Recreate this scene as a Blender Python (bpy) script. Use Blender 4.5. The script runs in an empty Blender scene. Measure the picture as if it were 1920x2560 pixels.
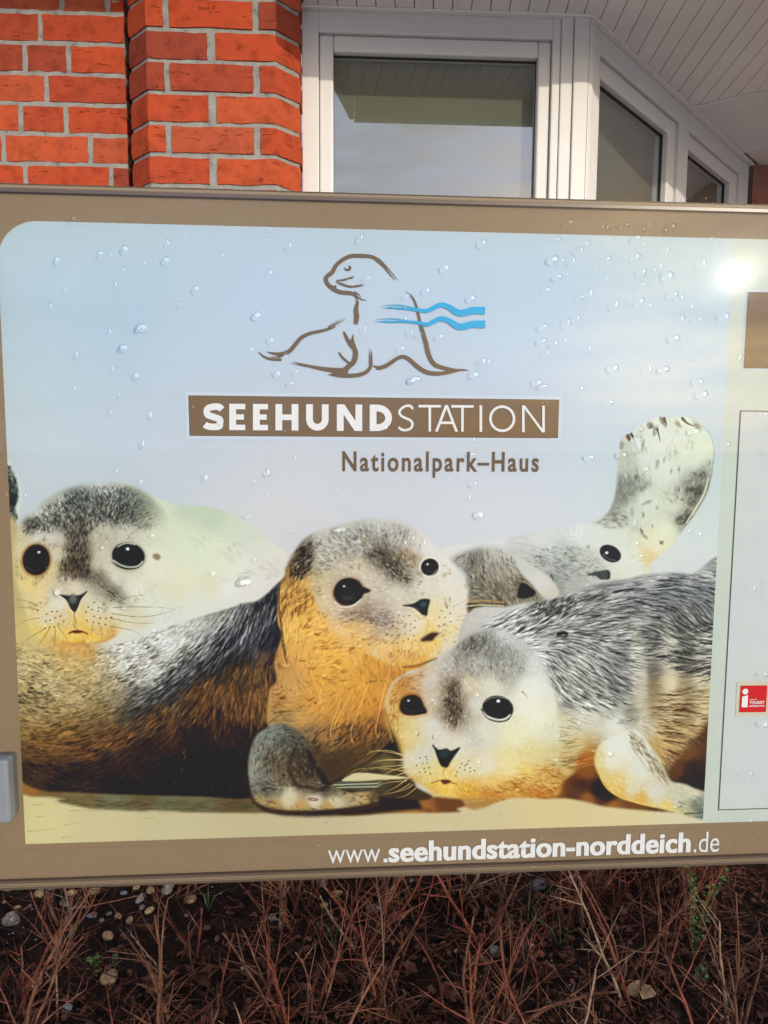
import bpy, bmesh, math, random
import numpy as np
from mathutils import Vector, Matrix, noise

scene = bpy.context.scene
COL = scene.collection
rad = math.radians
# ================================================================ camera
CAM_H = 1.0
cam_d = bpy.data.cameras.new('camera'); cam = bpy.data.objects.new('camera', cam_d); COL.objects.link(cam)
cam_d.sensor_fit = 'VERTICAL'; cam_d.sensor_height = 36.0; cam_d.lens = 36.0 * 1800 / 2560
cam_d.clip_start = 0.02; cam_d.clip_end = 500
PITCH, ROLL = rad(5.7986), rad(0.3226)
fwd = Vector((0, math.cos(PITCH), -math.sin(PITCH))); up0 = Vector((0, math.sin(PITCH), math.cos(PITCH))); rt0 = Vector((1, 0, 0))
rt = rt0 * math.cos(ROLL) + up0 * math.sin(ROLL); upv = up0 * math.cos(ROLL) - rt0 * math.sin(ROLL)
cam.matrix_world = Matrix(((rt.x, upv.x, -fwd.x, 0), (rt.y, upv.y, -fwd.y, 0), (rt.z, upv.z, -fwd.z, CAM_H), (0, 0, 0, 1)))
scene.camera = cam
# ================================================================ sky, sun, exposure
SUN_DIR = Vector((0.5348, -0.8219, 0.1959)).normalized()      # towards the low winter sun, behind the camera to the right
SUN_EL = math.asin(SUN_DIR.z); SUN_AZ = math.atan2(SUN_DIR.x, SUN_DIR.y)
world = bpy.data.worlds.new('World'); scene.world = world; world.use_nodes = True
nt = world.node_tree; nt.nodes.clear()
wo = nt.nodes.new('ShaderNodeOutputWorld'); bg = nt.nodes.new('ShaderNodeBackground'); sk = nt.nodes.new('ShaderNodeTexSky')
sk.sky_type = 'NISHITA'; sk.sun_disc = False; sk.sun_elevation = SUN_EL; sk.sun_rotation = SUN_AZ
sk.altitude = 0; sk.air_density = 1.0; sk.dust_density = 3.0; sk.ozone_density = 1.4
bg.inputs['Strength'].default_value = 0.15
tc = nt.nodes.new('ShaderNodeTexCoord'); mp = nt.nodes.new('ShaderNodeMapping'); mp.inputs['Scale'].default_value = (1.6, 1.6, 7.0)
cn = nt.nodes.new('ShaderNodeTexNoise'); cn.inputs['Scale'].default_value = 2.2; cn.inputs['Detail'].default_value = 7; cn.inputs['Roughness'].default_value = 0.58
cr = nt.nodes.new('ShaderNodeValToRGB'); cr.color_ramp.elements[0].position = 0.33; cr.color_ramp.elements[1].position = 0.66
cm = nt.nodes.new('ShaderNodeMixRGB'); cm.inputs['Color2'].default_value = (10.2, 11.0, 14.0, 1)
nt.links.new(tc.outputs['Generated'], mp.inputs['Vector']); nt.links.new(mp.outputs['Vector'], cn.inputs['Vector']); nt.links.new(cn.outputs['Fac'], cr.inputs['Fac'])
nt.links.new(cr.outputs['Color'], cm.inputs['Fac']); nt.links.new(sk.outputs['Color'], cm.inputs['Color1']); nt.links.new(cm.outputs['Color'], bg.inputs['Color']); nt.links.new(bg.outputs['Background'], wo.inputs['Surface'])
sun_d = bpy.data.lights.new('sun', 'SUN'); sun = bpy.data.objects.new('sun', sun_d); COL.objects.link(sun)
sun_d.energy = 2.0; sun_d.angle = rad(0.53); sun_d.color = (1.0, 0.90, 0.76)
sun.rotation_euler = SUN_DIR.to_track_quat('Z', 'Y').to_euler(); sun.location = SUN_DIR * 30
vs = scene.view_settings; vs.view_transform = 'Standard'; vs.look = 'None'; vs.gamma = 1.0; vs.exposure = 0.10; vs.use_curve_mapping = False
scene.render.engine = 'CYCLES'; scene.cycles.max_bounces = 6; scene.cycles.diffuse_bounces = 3; scene.cycles.glossy_bounces = 3; scene.cycles.transmission_bounces = 4; scene.cycles.transparent_max_bounces = 12; scene.cycles.use_denoising = True
scene.cycles.sample_clamp_indirect = 6.0

# ================================================================ helpers
R = random.Random(11)
def link(o, parent=None):
    COL.objects.link(o)
    if parent: o.parent = parent
    return o
def tag(o, label=None, cat=None, group=None, kind=None):
    if label: o['label'] = label
    if cat: o['category'] = cat
    if group: o['group'] = group
    if kind: o['kind'] = kind
    return o
def empty(name, loc=(0, 0, 0), parent=None):
    o = bpy.data.objects.new(name, None); o.empty_display_size = 0.1; o.location = loc; return link(o, parent)
def mesh_obj(name, verts, faces, mat, parent=None, smooth=False, mats=None, fm=None):
    me = bpy.data.meshes.new(name); me.from_pydata([tuple(v) for v in verts], [], faces)
    for m in (mats or [mat]): me.materials.append(m)
    if fm is not None: me.polygons.foreach_set('material_index', fm)
    if smooth: me.polygons.foreach_set('use_smooth', [True] * len(me.polygons))
    me.update(); return link(bpy.data.objects.new(name, me), parent)
class MB:
    """collects boxes, prisms and tubes for one part"""
    def __init__(s): s.v = []; s.f = []
    def add(s, v, f):
        n = len(s.v); s.v += [tuple(x) for x in v]; s.f += [tuple(i + n for i in q) for q in f]
    def prism(s, bot, top):
        n = len(bot); s.add(list(bot) + list(top), [tuple(range(n))[::-1], tuple(range(n, 2 * n))] + [(i, (i + 1) % n, n + (i + 1) % n, n + i) for i in range(n)])
    def tube(s, pts, rad_, sides=6, cap=True):
        pts = [Vector(p) for p in pts]; n = len(s.v); k = len(pts)
        t0 = (pts[1] - pts[0]).normalized(); ref = Vector((0, 0, 1)) if abs(t0.z) < .9 else Vector((1, 0, 0)); a = t0.cross(ref).normalized()
        for i, p in enumerate(pts):
            t = (pts[min(i + 1, k - 1)] - pts[max(i - 1, 0)])
            t = t.normalized() if t.length > 1e-9 else t0
            a = (a - t * a.dot(t)); a = a.normalized() if a.length > 1e-6 else t.orthogonal().normalized(); b = t.cross(a); r = rad_[i] if hasattr(rad_, '__len__') else rad_
            for j in range(sides):
                w = 2 * math.pi * j / sides; s.v.append(tuple(p + (a * math.cos(w) + b * math.sin(w)) * r))
        for i in range(k - 1):
            for j in range(sides): s.f.append((n + i * sides + j, n + i * sides + (j + 1) % sides, n + (i + 1) * sides + (j + 1) % sides, n + (i + 1) * sides + j))
        if cap: s.f.append(tuple(n + j for j in range(sides))[::-1]); s.f.append(tuple(n + (k - 1) * sides + j for j in range(sides)))
    def build(s, name, mat, parent=None, smooth=False): return mesh_obj(name, s.v, s.f, mat, parent, smooth)
def bevel(o, w, seg=2):
    b = o.modifiers.new('bevel', 'BEVEL'); b.width = w; b.segments = seg; b.limit_method = 'ANGLE'; b.angle_limit = rad(40); return o
def srgb(r, g, b):
    f = lambda c: (c / 255 / 12.92) if c / 255 <= .04045 else ((c / 255 + .055) / 1.055) ** 2.4
    return (f(r), f(g), f(b))

# ================================================================ materials
def newmat(name):
    m = bpy.data.materials.new(name); m.use_nodes = True; n = m.node_tree.nodes; b = n['Principled BSDF']; return m, n, m.node_tree.links, b
def N(n, t, **k):
    o = n.new(t)
    for a, v in k.items():
        if a in o.inputs: o.inputs[a].default_value = v
        else: setattr(o, a, v)
    return o
def ramp(n, stops):
    c = n.new('ShaderNodeValToRGB'); e = c.color_ramp.elements
    while len(e) < len(stops): e.new(0.5)
    for q, (p, col) in zip(e, stops): q.position = p; q.color = tuple(col) + (1,)
    return c
def mottled(name, stops, scale=20, detail=6, rough=0.8, bump=0.0, bscale=None, coord='Object', perobj=0.0, dist=0.002, spec=0.5):
    m, n, l, b = newmat(name); b.inputs['Specular IOR Level'].default_value = spec; tc = N(n, 'ShaderNodeTexCoord'); no = N(n, 'ShaderNodeTexNoise', Scale=scale, Detail=detail, Roughness=0.6)
    l.new(tc.outputs[coord], no.inputs['Vector']); r = ramp(n, stops); l.new(no.outputs['Fac'], r.inputs['Fac']); out = r.outputs['Color']
    if perobj:
        oi = N(n, 'ShaderNodeObjectInfo'); hs = N(n, 'ShaderNodeHueSaturation'); mr = N(n, 'ShaderNodeMapRange'); mr.inputs['To Min'].default_value = 1 - perobj; mr.inputs['To Max'].default_value = 1 + perobj
        l.new(oi.outputs['Random'], mr.inputs['Value']); l.new(mr.outputs['Result'], hs.inputs['Value']); l.new(out, hs.inputs['Color']); out = hs.outputs['Color']
    l.new(out, b.inputs['Base Color']); b.inputs['Roughness'].default_value = rough
    if bump:
        n2 = N(n, 'ShaderNodeTexNoise', Scale=bscale or scale * 4, Detail=5, Roughness=0.65); l.new(tc.outputs[coord], n2.inputs['Vector'])
        bp = N(n, 'ShaderNodeBump', Strength=bump, Distance=dist); l.new(n2.outputs['Fac'], bp.inputs['Height']); l.new(bp.outputs['Normal'], b.inputs['Normal'])
    return m
def brick_mat():
    m, n, l, b = newmat('brick'); b.inputs['Specular IOR Level'].default_value = .2; tc = N(n, 'ShaderNodeTexCoord'); oi = N(n, 'ShaderNodeObjectInfo')
    base = ramp(n, [(0.0, (0.24, 0.046, 0.024)), (0.2, (0.35, 0.056, 0.022)), (0.5, (0.40, 0.060, 0.019)), (0.75, (0.42, 0.074, 0.024)), (1.0, (0.33, 0.076, 0.038))]); l.new(oi.outputs['Random'], base.inputs['Fac'])
    n1 = N(n, 'ShaderNodeTexNoise', Scale=26, Detail=6, Roughness=.62); l.new(tc.outputs['Object'], n1.inputs['Vector'])
    mx = N(n, 'ShaderNodeMixRGB', blend_type='MULTIPLY'); mx.inputs['Fac'].default_value = 1; r1 = ramp(n, [(.28, (.62, .56, .56)), (.5, (1, 1, 1)), (.75, (1.14, 1.12, 1.1))]); l.new(n1.outputs['Fac'], r1.inputs['Fac']); l.new(base.outputs['Color'], mx.inputs['Color1']); l.new(r1.outputs['Color'], mx.inputs['Color2'])
    mp = N(n, 'ShaderNodeMapping'); mp.inputs['Scale'].default_value = (26, 26, 110); l.new(tc.outputs['Object'], mp.inputs['Vector'])
    n2 = N(n, 'ShaderNodeTexNoise', Scale=1, Detail=4, Roughness=.6, Distortion=.8); l.new(mp.outputs['Vector'], n2.inputs['Vector']); r2 = ramp(n, [(.30, (.30, .22, .22)), (.37, (1, 1, 1))]); l.new(n2.outputs['Fac'], r2.inputs['Fac'])
    m2 = N(n, 'ShaderNodeMixRGB', blend_type='MULTIPLY'); m2.inputs['Fac'].default_value = .5; l.new(mx.outputs['Color'], m2.inputs['Color1']); l.new(r2.outputs['Color'], m2.inputs['Color2'])
    n3 = N(n, 'ShaderNodeTexVoronoi', Scale=240); l.new(tc.outputs['Object'], n3.inputs['Vector']); r3 = ramp(n, [(.0, (1, 1, 1)), (.055, (0, 0, 0))]); l.new(n3.outputs['Distance'], r3.inputs['Fac'])
    m3 = N(n, 'ShaderNodeMixRGB'); l.new(r3.outputs['Color'], m3.inputs['Fac']); l.new(m2.outputs['Color'], m3.inputs['Color1']); m3.inputs['Color2'].default_value = (.5, .3, .22, 1)
    l.new(m3.outputs['Color'], b.inputs['Base Color']); b.inputs['Roughness'].default_value = .85
    ad = N(n, 'ShaderNodeMath', operation='ADD'); l.new(n1.outputs['Fac'], ad.inputs[0]); l.new(r2.outputs['Color'], ad.inputs[1]); bp = N(n, 'ShaderNodeBump', Strength=.85, Distance=.003); l.new(ad.outputs[0], bp.inputs['Height']); l.new(bp.outputs['Normal'], b.inputs['Normal'])
    return m
M = {}
M['brick'] = brick_mat()
M['brick2'] = mottled('muted_brick', [(.3, (.20, .075, .055)), (.7, (.28, .11, .085))], 18, 6, .9, .4, 120, spec=.1, perobj=.1)  # darker, duller brick tone
M['mortar2'] = mottled('muted_red_mortar', [(.3, (.24, .105, .08)), (.7, (.33, .15, .115))], 12, 6, .95, .3, 60, spec=.1)  # dull reddish tone of the far wall return
M['mortar'] = mottled('mortar', [(.25, (.10, .098, .088)), (.42, (.25, .245, .22)), (.62, (.31, .302, .268)), (.85, (.37, .36, .32))], 34, 8, .95, .9, 130, dist=.004)
M['pvc'] = mottled('white_pvc', [(.3, (.64, .632, .58)), (.7, (.69, .68, .63))], 6, 4, .38)
M['pvc2'] = mottled('white_pvc_bead', [(.3, (.65, .642, .59)), (.7, (.69, .68, .63))], 6, 4, .42)
M['soffit'] = mottled('soffit_pvc', [(.3, (.80, .75, .70)), (.7, (.86, .81, .76))], 5, 4, .42, perobj=.03)
M['gasket'] = mottled('rubber_gasket', [(.3, (.02, .02, .02)), (.7, (.035, .033, .03))], 40, 2, .6)
M['room'] = mottled('dark_room', [(.3, (.035, .034, .03)), (.7, (.05, .048, .042))], 3, 2, .9)
M['blind'] = mottled('olive_blind', [(.3, (.150, .155, .108)), (.7, (.185, .19, .135))], 3, 6, .9, .3, 300)
M['roof'] = mottled('roof_sheet', [(.3, (.10, .05, .035)), (.7, (.16, .07, .05))], 8, 5, .8)
M['soil'] = mottled('soil', [(.25, (.008, .006, .0045)), (.5, (.022, .0145, .011)), (.8, (.055, .036, .026))], 38, 9, .95, 1.0, 160, dist=.012, spec=.08)
M['paving'] = mottled('concrete_paving', [(.3, (.36, .35, .33)), (.7, (.46, .45, .43))], 14, 8, .9, .4, 120)
M['kerb'] = mottled('concrete_kerb', [(.3, (.24, .235, .22)), (.7, (.34, .33, .31))], 20, 8, .9, .4, 120)
def glass_mat(name, refl):
    m, n, l, b = newmat(name); n.remove(b); out = n['Material Output']; tr = N(n, 'ShaderNodeBsdfTransparent'); gl = N(n, 'ShaderNodeBsdfGlossy', Roughness=0.004); gl.inputs['Color'].default_value = (.86, .89, 1.0, 1); tr.inputs['Color'].default_value = (.86, .9, .86, 1)
    lw = N(n, 'ShaderNodeLayerWeight', Blend=.10); mr = N(n, 'ShaderNodeMapRange'); mr.inputs['To Min'].default_value = refl; mr.inputs['To Max'].default_value = .45; l.new(lw.outputs['Fresnel'], mr.inputs['Value'])
    mx = N(n, 'ShaderNodeMixShader'); l.new(mr.outputs['Result'], mx.inputs['Fac']); l.new(tr.outputs[0], mx.inputs[1]); l.new(gl.outputs[0], mx.inputs[2]); l.new(mx.outputs[0], out.inputs['Surface']); return m
M['glass2'] = glass_mat('side_window_glass', .07)
M['glass'] = glass_mat('window_glass', .20)

# ================================================================ setting: ground, paving, kerb
def ground_z(x, y):
    return 0.018 * noise.noise(Vector((x * 4, y * 4, 1.3))) + 0.010 * noise.noise(Vector((x * 17, y * 17, 4.1))) + 0.005 * noise.noise(Vector((x * 60, y * 60, 7.7)))
def bed():
    xs = sorted(set([-60, -20, -8, -4, -2.4, -1.8] + [round(-1.3 + .0125 * i, 4) for i in range(209)] + [1.8, 2.4, 4, 8, 20, 60])); ys = sorted(set([round(.80 + .0125 * i, 4) for i in range(100)] + [2.4, 3.5, 6, 12, 30, 60]))
    v = [(x, y, ground_z(x, y) if abs(x) < 1.9 and y < 2.3 else 0) for y in ys for x in xs]; w = len(xs)
    f = [(j * w + i, j * w + i + 1, (j + 1) * w + i + 1, (j + 1) * w + i) for j in range(len(ys) - 1) for i in range(w - 1)]
    o = mesh_obj('ground', v, f, M['soil'], None, True); tag(o, 'dark damp soil of the planting bed under the sign', kind='structure')
bed()
k = MB(); k.prism([(-60, .72, -.2), (60, .72, -.2), (60, .80, -.2), (-60, .80, -.2)], [(-60, .72, .06), (60, .72, .06), (60, .80, .06), (-60, .80, .06)])
tag(bevel(k.build('kerb', M['kerb']), .008), 'concrete kerb along the planting bed', kind='structure')
k = MB(); k.add([(-60, -60, -.03), (60, -60, -.03), (60, .72, -.03), (-60, .72, -.03)], [(0, 1, 2, 3)])
tag(k.build('pavement', M['paving']), 'concrete pavement in front of the bed', kind='structure')

# ================================================================ the brick building
BA = rad(87.3); ba = Vector((math.sin(BA), math.cos(BA), 0)); bn = Vector((math.cos(BA), -math.sin(BA), 0)); B0 = Vector((0, 2.0711, 0))
def bp_(s, d, z): return B0 + ba * s + bn * d + Vector((0, 0, z))         # along the facade, outwards, height
bld = empty('brick_building', bp_(0, 0, 0)); tag(bld, 'red brick building with a white framed corner bay window behind the sign', 'building')
INV = Matrix.Translation(-bp_(0, 0, 0))
def under(o, parent=None):
    """child of the building (or of one of its parts), built in world coordinates"""
    o.parent = parent or bld
    if parent is None: o.matrix_parent_inverse = INV
    return o
def brick_geo(path, z0, z1, seed, depth=.05, jit=.0014, nseg=.022):
    """brick with an uneven face: path = front outline in plan (s, d)"""
    r = random.Random(seed); P = [Vector(p) for p in path]; pts = [P[0]]
    for a, b in zip(P, P[1:]):
        k = max(1, int((b - a).length / nseg)); pts += [a + (b - a) * (i / k) for i in range(1, k + 1)]
    n = len(pts); rows = 4; v = []; f = []
    tiltz = r.uniform(-.0015, .0015); out = r.uniform(-.0012, .0016)
    for j in range(rows + 1):
        for i, p in enumerate(pts):
            t = (pts[min(i + 1, n - 1)] - pts[max(i - 1, 0)]).normalized(); nn = Vector((-t.y, t.x)) if False else Vector((t.y, -t.x)); nn = -nn
            edge = (j in (0, rows)) or (i in (0, n - 1)); o = out + r.uniform(-.0008, .0008) - (.0020 if edge else 0)
            q = p + nn * o; zz = z0 + (z1 - z0) * j / rows + tiltz * (i / max(1, n - 1) - .5)
            if j in (0, rows): zz += r.uniform(-jit, jit) * 1.3
            if i in (0, n - 1): q = q + t * r.uniform(-jit, jit)
            v.append(bp_(q.x, q.y, zz))
    for j in range(rows):
        for i in range(n - 1): f.append((j * n + i, j * n + i + 1, (j + 1) * n + i + 1, (j + 1) * n + i))
    ring = [i for i in range(n)] + [j * n + n - 1 for j in range(1, rows + 1)] + [rows * n + i for i in range(n - 2, -1, -1)] + [j * n for j in range(rows - 1, 0, -1)]
    b0 = len(v); v += [Vector(v[i]) - bn * depth for i in ring]; m = len(ring)
    for k in range(m): f.append((ring[k], b0 + k, b0 + (k + 1) % m, ring[(k + 1) % m]))
    return v, f
def strip_geo(path, zs, back=.0):
    v = []; f = []; n = len(path)
    for z in zs: v += [bp_(s, d, z) for s, d in path]
    for j in range(len(zs) - 1):
        for i in range(n - 1): f.append((j * n + i, j * n + i + 1, (j + 1) * n + i + 1, (j + 1) * n + i))
    return v, f
PIT = .0760; BED0 = 1.723; HB = PIT - .0122           # course pitch, a bed joint height, brick height
WD, PD, CHF = .030, .115, .060                          # wall and pier planes (outwards), chamfer of the pier
WEND = -.693
JT = .0140
# the long wall left of the pier: mortar bed, then bricks
ms = MB(); v, f = strip_geo([(-4.0, WD - .0042)] + [(-2.2 + .02 * i, WD - .0042) for i in range(75)] + [(WEND, WD - .0042)], [-.1 + .026 * i for i in range(100)]); ms.add(v, f)
v, f = strip_geo([(WEND, WD - .0042), (WEND, -.25)], [-.1, 2.474]); ms.add(v, f)
wall = under(ms.build('wall', M['mortar']))
for vtx in wall.data.vertices:
    vtx.co += bn * (.0022 * noise.noise(vtx.co * 45) + .0015 * noise.noise(vtx.co * 120))
# measured joints (positions along the wall) of the courses in view, top to bottom
JO = {5: [-.8501, -.7338], 4: [-.908], 3: [-.838], 2: [-.898], 1: [-.968, -.8506], 0: [-1.016, -.7905], -1: [-.9625, -.7377]}
rest = MB(); bi = 0
for c in range(-22, 9):
    z0 = BED0 + c * PIT + .0065; z1 = z0 + HB
    js = list(JO.get(c, [-.93 if c % 2 else -.82]))
    x = js[0]; kk = 0
    while x > -3.9: x -= (.2255 if (kk + c) % 3 else .113); js.insert(0, x); kk += 1
    edges = js + [WEND + JT / 2]
    for a, b in zip(edges, edges[1:]):
        if b - a < .03: continue
        v, f = brick_geo([(a + JT / 2, WD), (b - JT / 2, WD)], z0, z1, 1000 + bi); bi += 1
        if -2 <= c <= 5 and b > -1.2: mesh_obj('brick', v, f, M['brick'], wall)
        else: rest.add(v, f)
o = rest.build('brickwork', M['brick'], wall, True); tag(o, kind='stuff')
# the pier with chamfered corners beside the window
PL, PR = -.6135, -.2890
ppath = [(PL - CHF, WD - .03), (PL - CHF, PD - CHF), (PL, PD), (PR, PD), (PR + CHF, PD - CHF), (PR + CHF, -.06)]
inset = [(PL - CHF + .005, -.03), (PL - CHF + .005, PD - CHF - .003), (PL + .002, PD - .006), (PR - .002, PD - .006), (PR + CHF - .005, PD - CHF - .003), (PR + CHF - .005, -.06)]
dense = []
for a, b in zip(inset, inset[1:]):
    k = max(1, int(math.dist(a, b) / .02)); dense += [(a[0] + (b[0] - a[0]) * i / k, a[1] + (b[1] - a[1]) * i / k) for i in range(k)]
dense.append(inset[-1])
pm = MB(); v, f = strip_geo(dense, [-.1 + .026 * i for i in range(100)]); pm.add(v, f); pier = under(pm.build('pier', M['mortar']))
for vtx in pier.data.vertices: vtx.co += bn * (.0020 * noise.noise(vtx.co * 45) + .0014 * noise.noise(vtx.co * 120))
rest = MB()
for c in range(-22, 9):
    z0 = BED0 + c * PIT + .0065; z1 = z0 + HB; A = c % 2 == 0
    lft = [(PL - CHF, WD - .01), (PL - CHF, PD - CHF), (PL, PD)]; rgt = [(PR, PD), (PR + CHF, PD - CHF), (PR + CHF, PD - CHF - .05)]
    if A: segs = [lft + [(-.572, PD)], [(-.5545, PD), (-.3468, PD)], [(-.3285, PD)] + rgt]
    else: segs = [lft + [(-.4618, PD)], [(-.4400, PD)] + rgt]
    for g in segs:
        v, f = brick_geo(g, z0, z1, 3000 + bi, .03, nseg=.03); bi += 1
        if -2 <= c <= 5: mesh_obj('brick', v, f, M['brick'], pier)
        else: rest.add(v, f)
o = rest.build('brickwork', M['brick'], pier, True); tag(o, kind='stuff')
# ---- bay windows
SOF = 2.150                                               # soffit height
fa, fb = math.cos(rad(44.7)), -math.sin(rad(44.7))
def b2(s, d, z): return bp_(.5541 + fa * s - fb * d, fb * s + fa * d, z)   # second facade, turned 45 degrees back
def frame_box(mb, P, s0, s1, z0, z1, d0, d1): mb.prism([P(s0, d0, z0), P(s1, d0, z0), P(s1, d1, z0), P(s0, d1, z0)], [P(s0, d0, z1), P(s1, d0, z1), P(s1, d1, z1), P(s0, d1, z1)])
def ring(mb, P, s0, s1, z0, z1, wl, wr, wb, wt, d0, d1):
    frame_box(mb, P, s0, s0 + wl, z0, z1, d0, d1); frame_box(mb, P, s1 - wr, s1, z0, z1, d0, d1); frame_box(mb, P, s0 + wl, s1 - wr, z0, z0 + wb, d0, d1); frame_box(mb, P, s0 + wl, s1 - wr, z1 - wt, z1, d0, d1)
ZB = .95
def window(P, s0, s1, sash, glass, lab, ft, gt, top=SOF):
    a = MB(); ring(a, P, s0, s1, ZB, top, sash[0] - s0, s1 - sash[1], .06, top - ft, -.085, 0)
    w = under(bevel(a.build('window', M['pvc']), .0025)); tag(w, lab)
    a = MB(); ring(a, P, sash[0] + .001, sash[1] - .001, ZB + .061, ft - .001, glass[0] - sash[0], sash[1] - glass[1], 0.05, ft - .001 - gt, -.060, -.010); bevel(a.build('sash', M['pvc2'], w), .006, 3)
    a = MB(); ring(a, P, glass[0] - .004, glass[1] + .004, ZB + .108, gt + .004, .006, .006, .006, .006, -.040, -.0302); a.build('gasket', M['gasket'], w)
    a = MB(); frame_box(a, P, glass[0] - .003, glass[1] + .003, ZB + .109, gt + .003, -.0395, -.0365); a.v = a.v; g = mesh_obj('pane', [a.v[i] for i in (2, 3, 7, 6)], [(0, 1, 2, 3)], M['glass'] if P is bp_ else M['glass2'], w)
    a = MB(); frame_box(a, P, sash[0] + .012, sash[1] - .012, ZB + .05, 2.08, -.066, -.0645); a.build('blind', M['blind'], w)
    return w
w1 = window(bp_, -.2295, .4780, (-.1839, .4560), (-.1454, .4205), 'wide front window whose lower pane mirrors the sky', 2.0915, 2.0475)
w2 = window(b2, .0450, .7165, (.0750, .6690), (.1000, .6050), 'first angled window right of the corner post', 2.0835, 2.0310)
w3 = window(b2, .7185, 1.4350, (.7560, 1.3200), (.7640, 1.2400), 'far angled window under the slanting eave line', 2.0835, 2.0310)
# corner post with mouldings
cp = MB(); frame_box(cp, bp_, .4790, .5125, ZB, SOF, -.08, .004); frame_box(cp, bp_, .5135, .5550, ZB, SOF, -.08, .010)
cp.prism([bp_(.5555, -.06, ZB), bp_(.5555, .010, ZB), b2(.012, .012, ZB), b2(.012, -.05, ZB)], [bp_(.5555, -.06, SOF), bp_(.5555, .010, SOF), b2(.012, .012, SOF), b2(.012, -.05, SOF)])
frame_box(cp, b2, .0130, .0310, ZB, SOF, -.05, .006); frame_box(cp, b2, .0315, .0445, ZB, SOF, -.07, .002)
o = under(bevel(cp.build('corner_post', M['pvc']), .003)); tag(o, 'white moulded corner post between the bay windows')
# plinth below the windows, sills, room behind
pl = MB(); frame_box(pl, bp_, -.229, .53, -.1, ZB - .03, -.20, -.02); pl.prism([b2(-.02, -.02, -.1), b2(1.46, -.02, -.1), b2(1.46, -.2, -.1), b2(.05, -.2, -.1)], [b2(-.02, -.02, ZB - .03), b2(1.46, -.02, ZB - .03), b2(1.46, -.2, ZB - .03), b2(.05, -.2, ZB - .03)])
under(pl.build('plinth', M['brick']))
sl = MB(); frame_box(sl, bp_, -.229, .57, ZB - .029, ZB - .001, -.08, .05); under(bevel(sl.build('window_sill', M['pvc']), .004))
sl = MB(); frame_box(sl, b2, .03, 1.43, ZB - .029, ZB - .002, -.08, .05); under(bevel(sl.build('window_sill', M['pvc']), .004))
rm = MB(); rm.add([bp_(-.6, -.22, .3), bp_(.42, -.22, .3), b2(1.2, -.35, .3), bp_(1.2, -2.4, .3), bp_(-.6, -2.4, .3)], [(0, 1, 2, 3, 4)])
rm.prism([bp_(-.6, -2.4, .3), bp_(2.2, -2.4, .3), bp_(2.2, -2.5, .3), bp_(-.6, -2.5, .3)], [bp_(-.6, -2.4, 2.2), bp_(2.2, -2.4, 2.2), bp_(2.2, -2.5, 2.2), bp_(-.6, -2.5, 2.2)])
rm.prism([bp_(-.65, -.07, .3), bp_(-.6, -.07, .3), bp_(-.6, -2.5, .3), bp_(-.65, -2.5, .3)], [bp_(-.65, -.07, 2.2), bp_(-.6, -.07, 2.2), bp_(-.6, -2.5, 2.2), bp_(-.65, -2.5, 2.2)])
under(rm.build('room', M['room']))
# ---- eaves: soffit boards, trim, fascia, roof
FAS = .435; FB = 2.080
def low(s):
    if s <= .5541: return 0.0
    if s <= 1.0808: return (s - .5541) * (fb / fa)
    return -.4964 + .683 * (s - 1.0808)
soffit = under(mesh_obj('soffit', [bp_(-.235, -.05, SOF + .016), bp_(-.085, FAS, SOF + .016), bp_(2.4, FAS, SOF + .016), bp_(2.4, -2.4, SOF + .016), bp_(.60, -.30, SOF + .016)], [(0, 1, 2, 3, 4)], M['soffit'])); tag(soffit, 'pale boarded soffit under the eaves')
TI = math.tan(rad(-6.0)); W = .0512; i = 0
s = -.2345 - .10
while s < 1.75:
    a, b = s + .0012, s + W - .0012
    def pt(q, dd): return (q + TI * (dd), dd)
    def foot(q):                       # board foot on the facade line, following the slight slant of the boards
        d = 0.0
        for _ in range(8): d = low(q + TI * d)
        return pt(q, d)
    fp = [foot(a + (b - a) * t / 3) for t in range(4)]; poly_ = [p for p in fp if p[0] > -.233]
    top_ = [pt(b, FAS - .004), pt(a, FAS - .004)]; top_ = [(max(p[0], -.233), p[1]) for p in top_]
    if True:
        full = fp + [pt(b, FAS - .004), pt(a, FAS - .004)]; side = lambda q: q[0] - (-.233 + .148 * q[1] / FAS); P2 = []
        for q0, q1 in zip(full, full[1:] + full[:1]):
            c0, c1 = side(q0), side(q1)
            if c0 >= 0: P2.append(q0)
            if c0 * c1 < 0: P2.append((q0[0] + (q1[0] - q0[0]) * c0 / (c0 - c1), q0[1] + (q1[1] - q0[1]) * c0 / (c0 - c1)))
        if len(P2) < 3: s += W; continue
        mb = MB(); mb.prism([bp_(x, y, SOF) for x, y in P2], [bp_(x, y, SOF + .011) for x, y in P2]); ob = mb.build('soffit_board', M['soffit'], soffit)
    s += W
# plain panel beyond the bead, with fine cross ribs
P2 = [(1.0808 + .004, -.4964 - .006), (1.75, -.4964 + .683 * (1.75 - 1.0808) - .006), (2.35, -.09), (2.35, -1.7), (1.60, -.99)]
pp = MB(); pp.prism([bp_(x, y, SOF + .002) for x, y in P2], [bp_(x, y, SOF + .012) for x, y in P2]); pp.build('soffit_panel', M['soffit'], soffit)
for k in range(40):
    t0 = .02 + k * .0135; a = (1.0808 + fa * t0 * 1.0, -.4964 - .70 * t0 - .004); b = (a[0] + .45, a[1] + .45 * .683)
    mb = MB() if k == 0 else mb; mb.prism([bp_(a[0], a[1], SOF - .001), bp_(b[0], b[1], SOF - .001), bp_(b[0] + .003, b[1] - .005, SOF - .001), bp_(a[0] + .003, a[1] - .005, SOF - .001)], [bp_(a[0], a[1], SOF + .003), bp_(b[0], b[1], SOF + .003), bp_(b[0] + .003, b[1] - .005, SOF + .003), bp_(a[0] + .003, a[1] - .005, SOF + .003)])
mb.build('soffit_ribs', M['soffit'], soffit)
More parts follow.
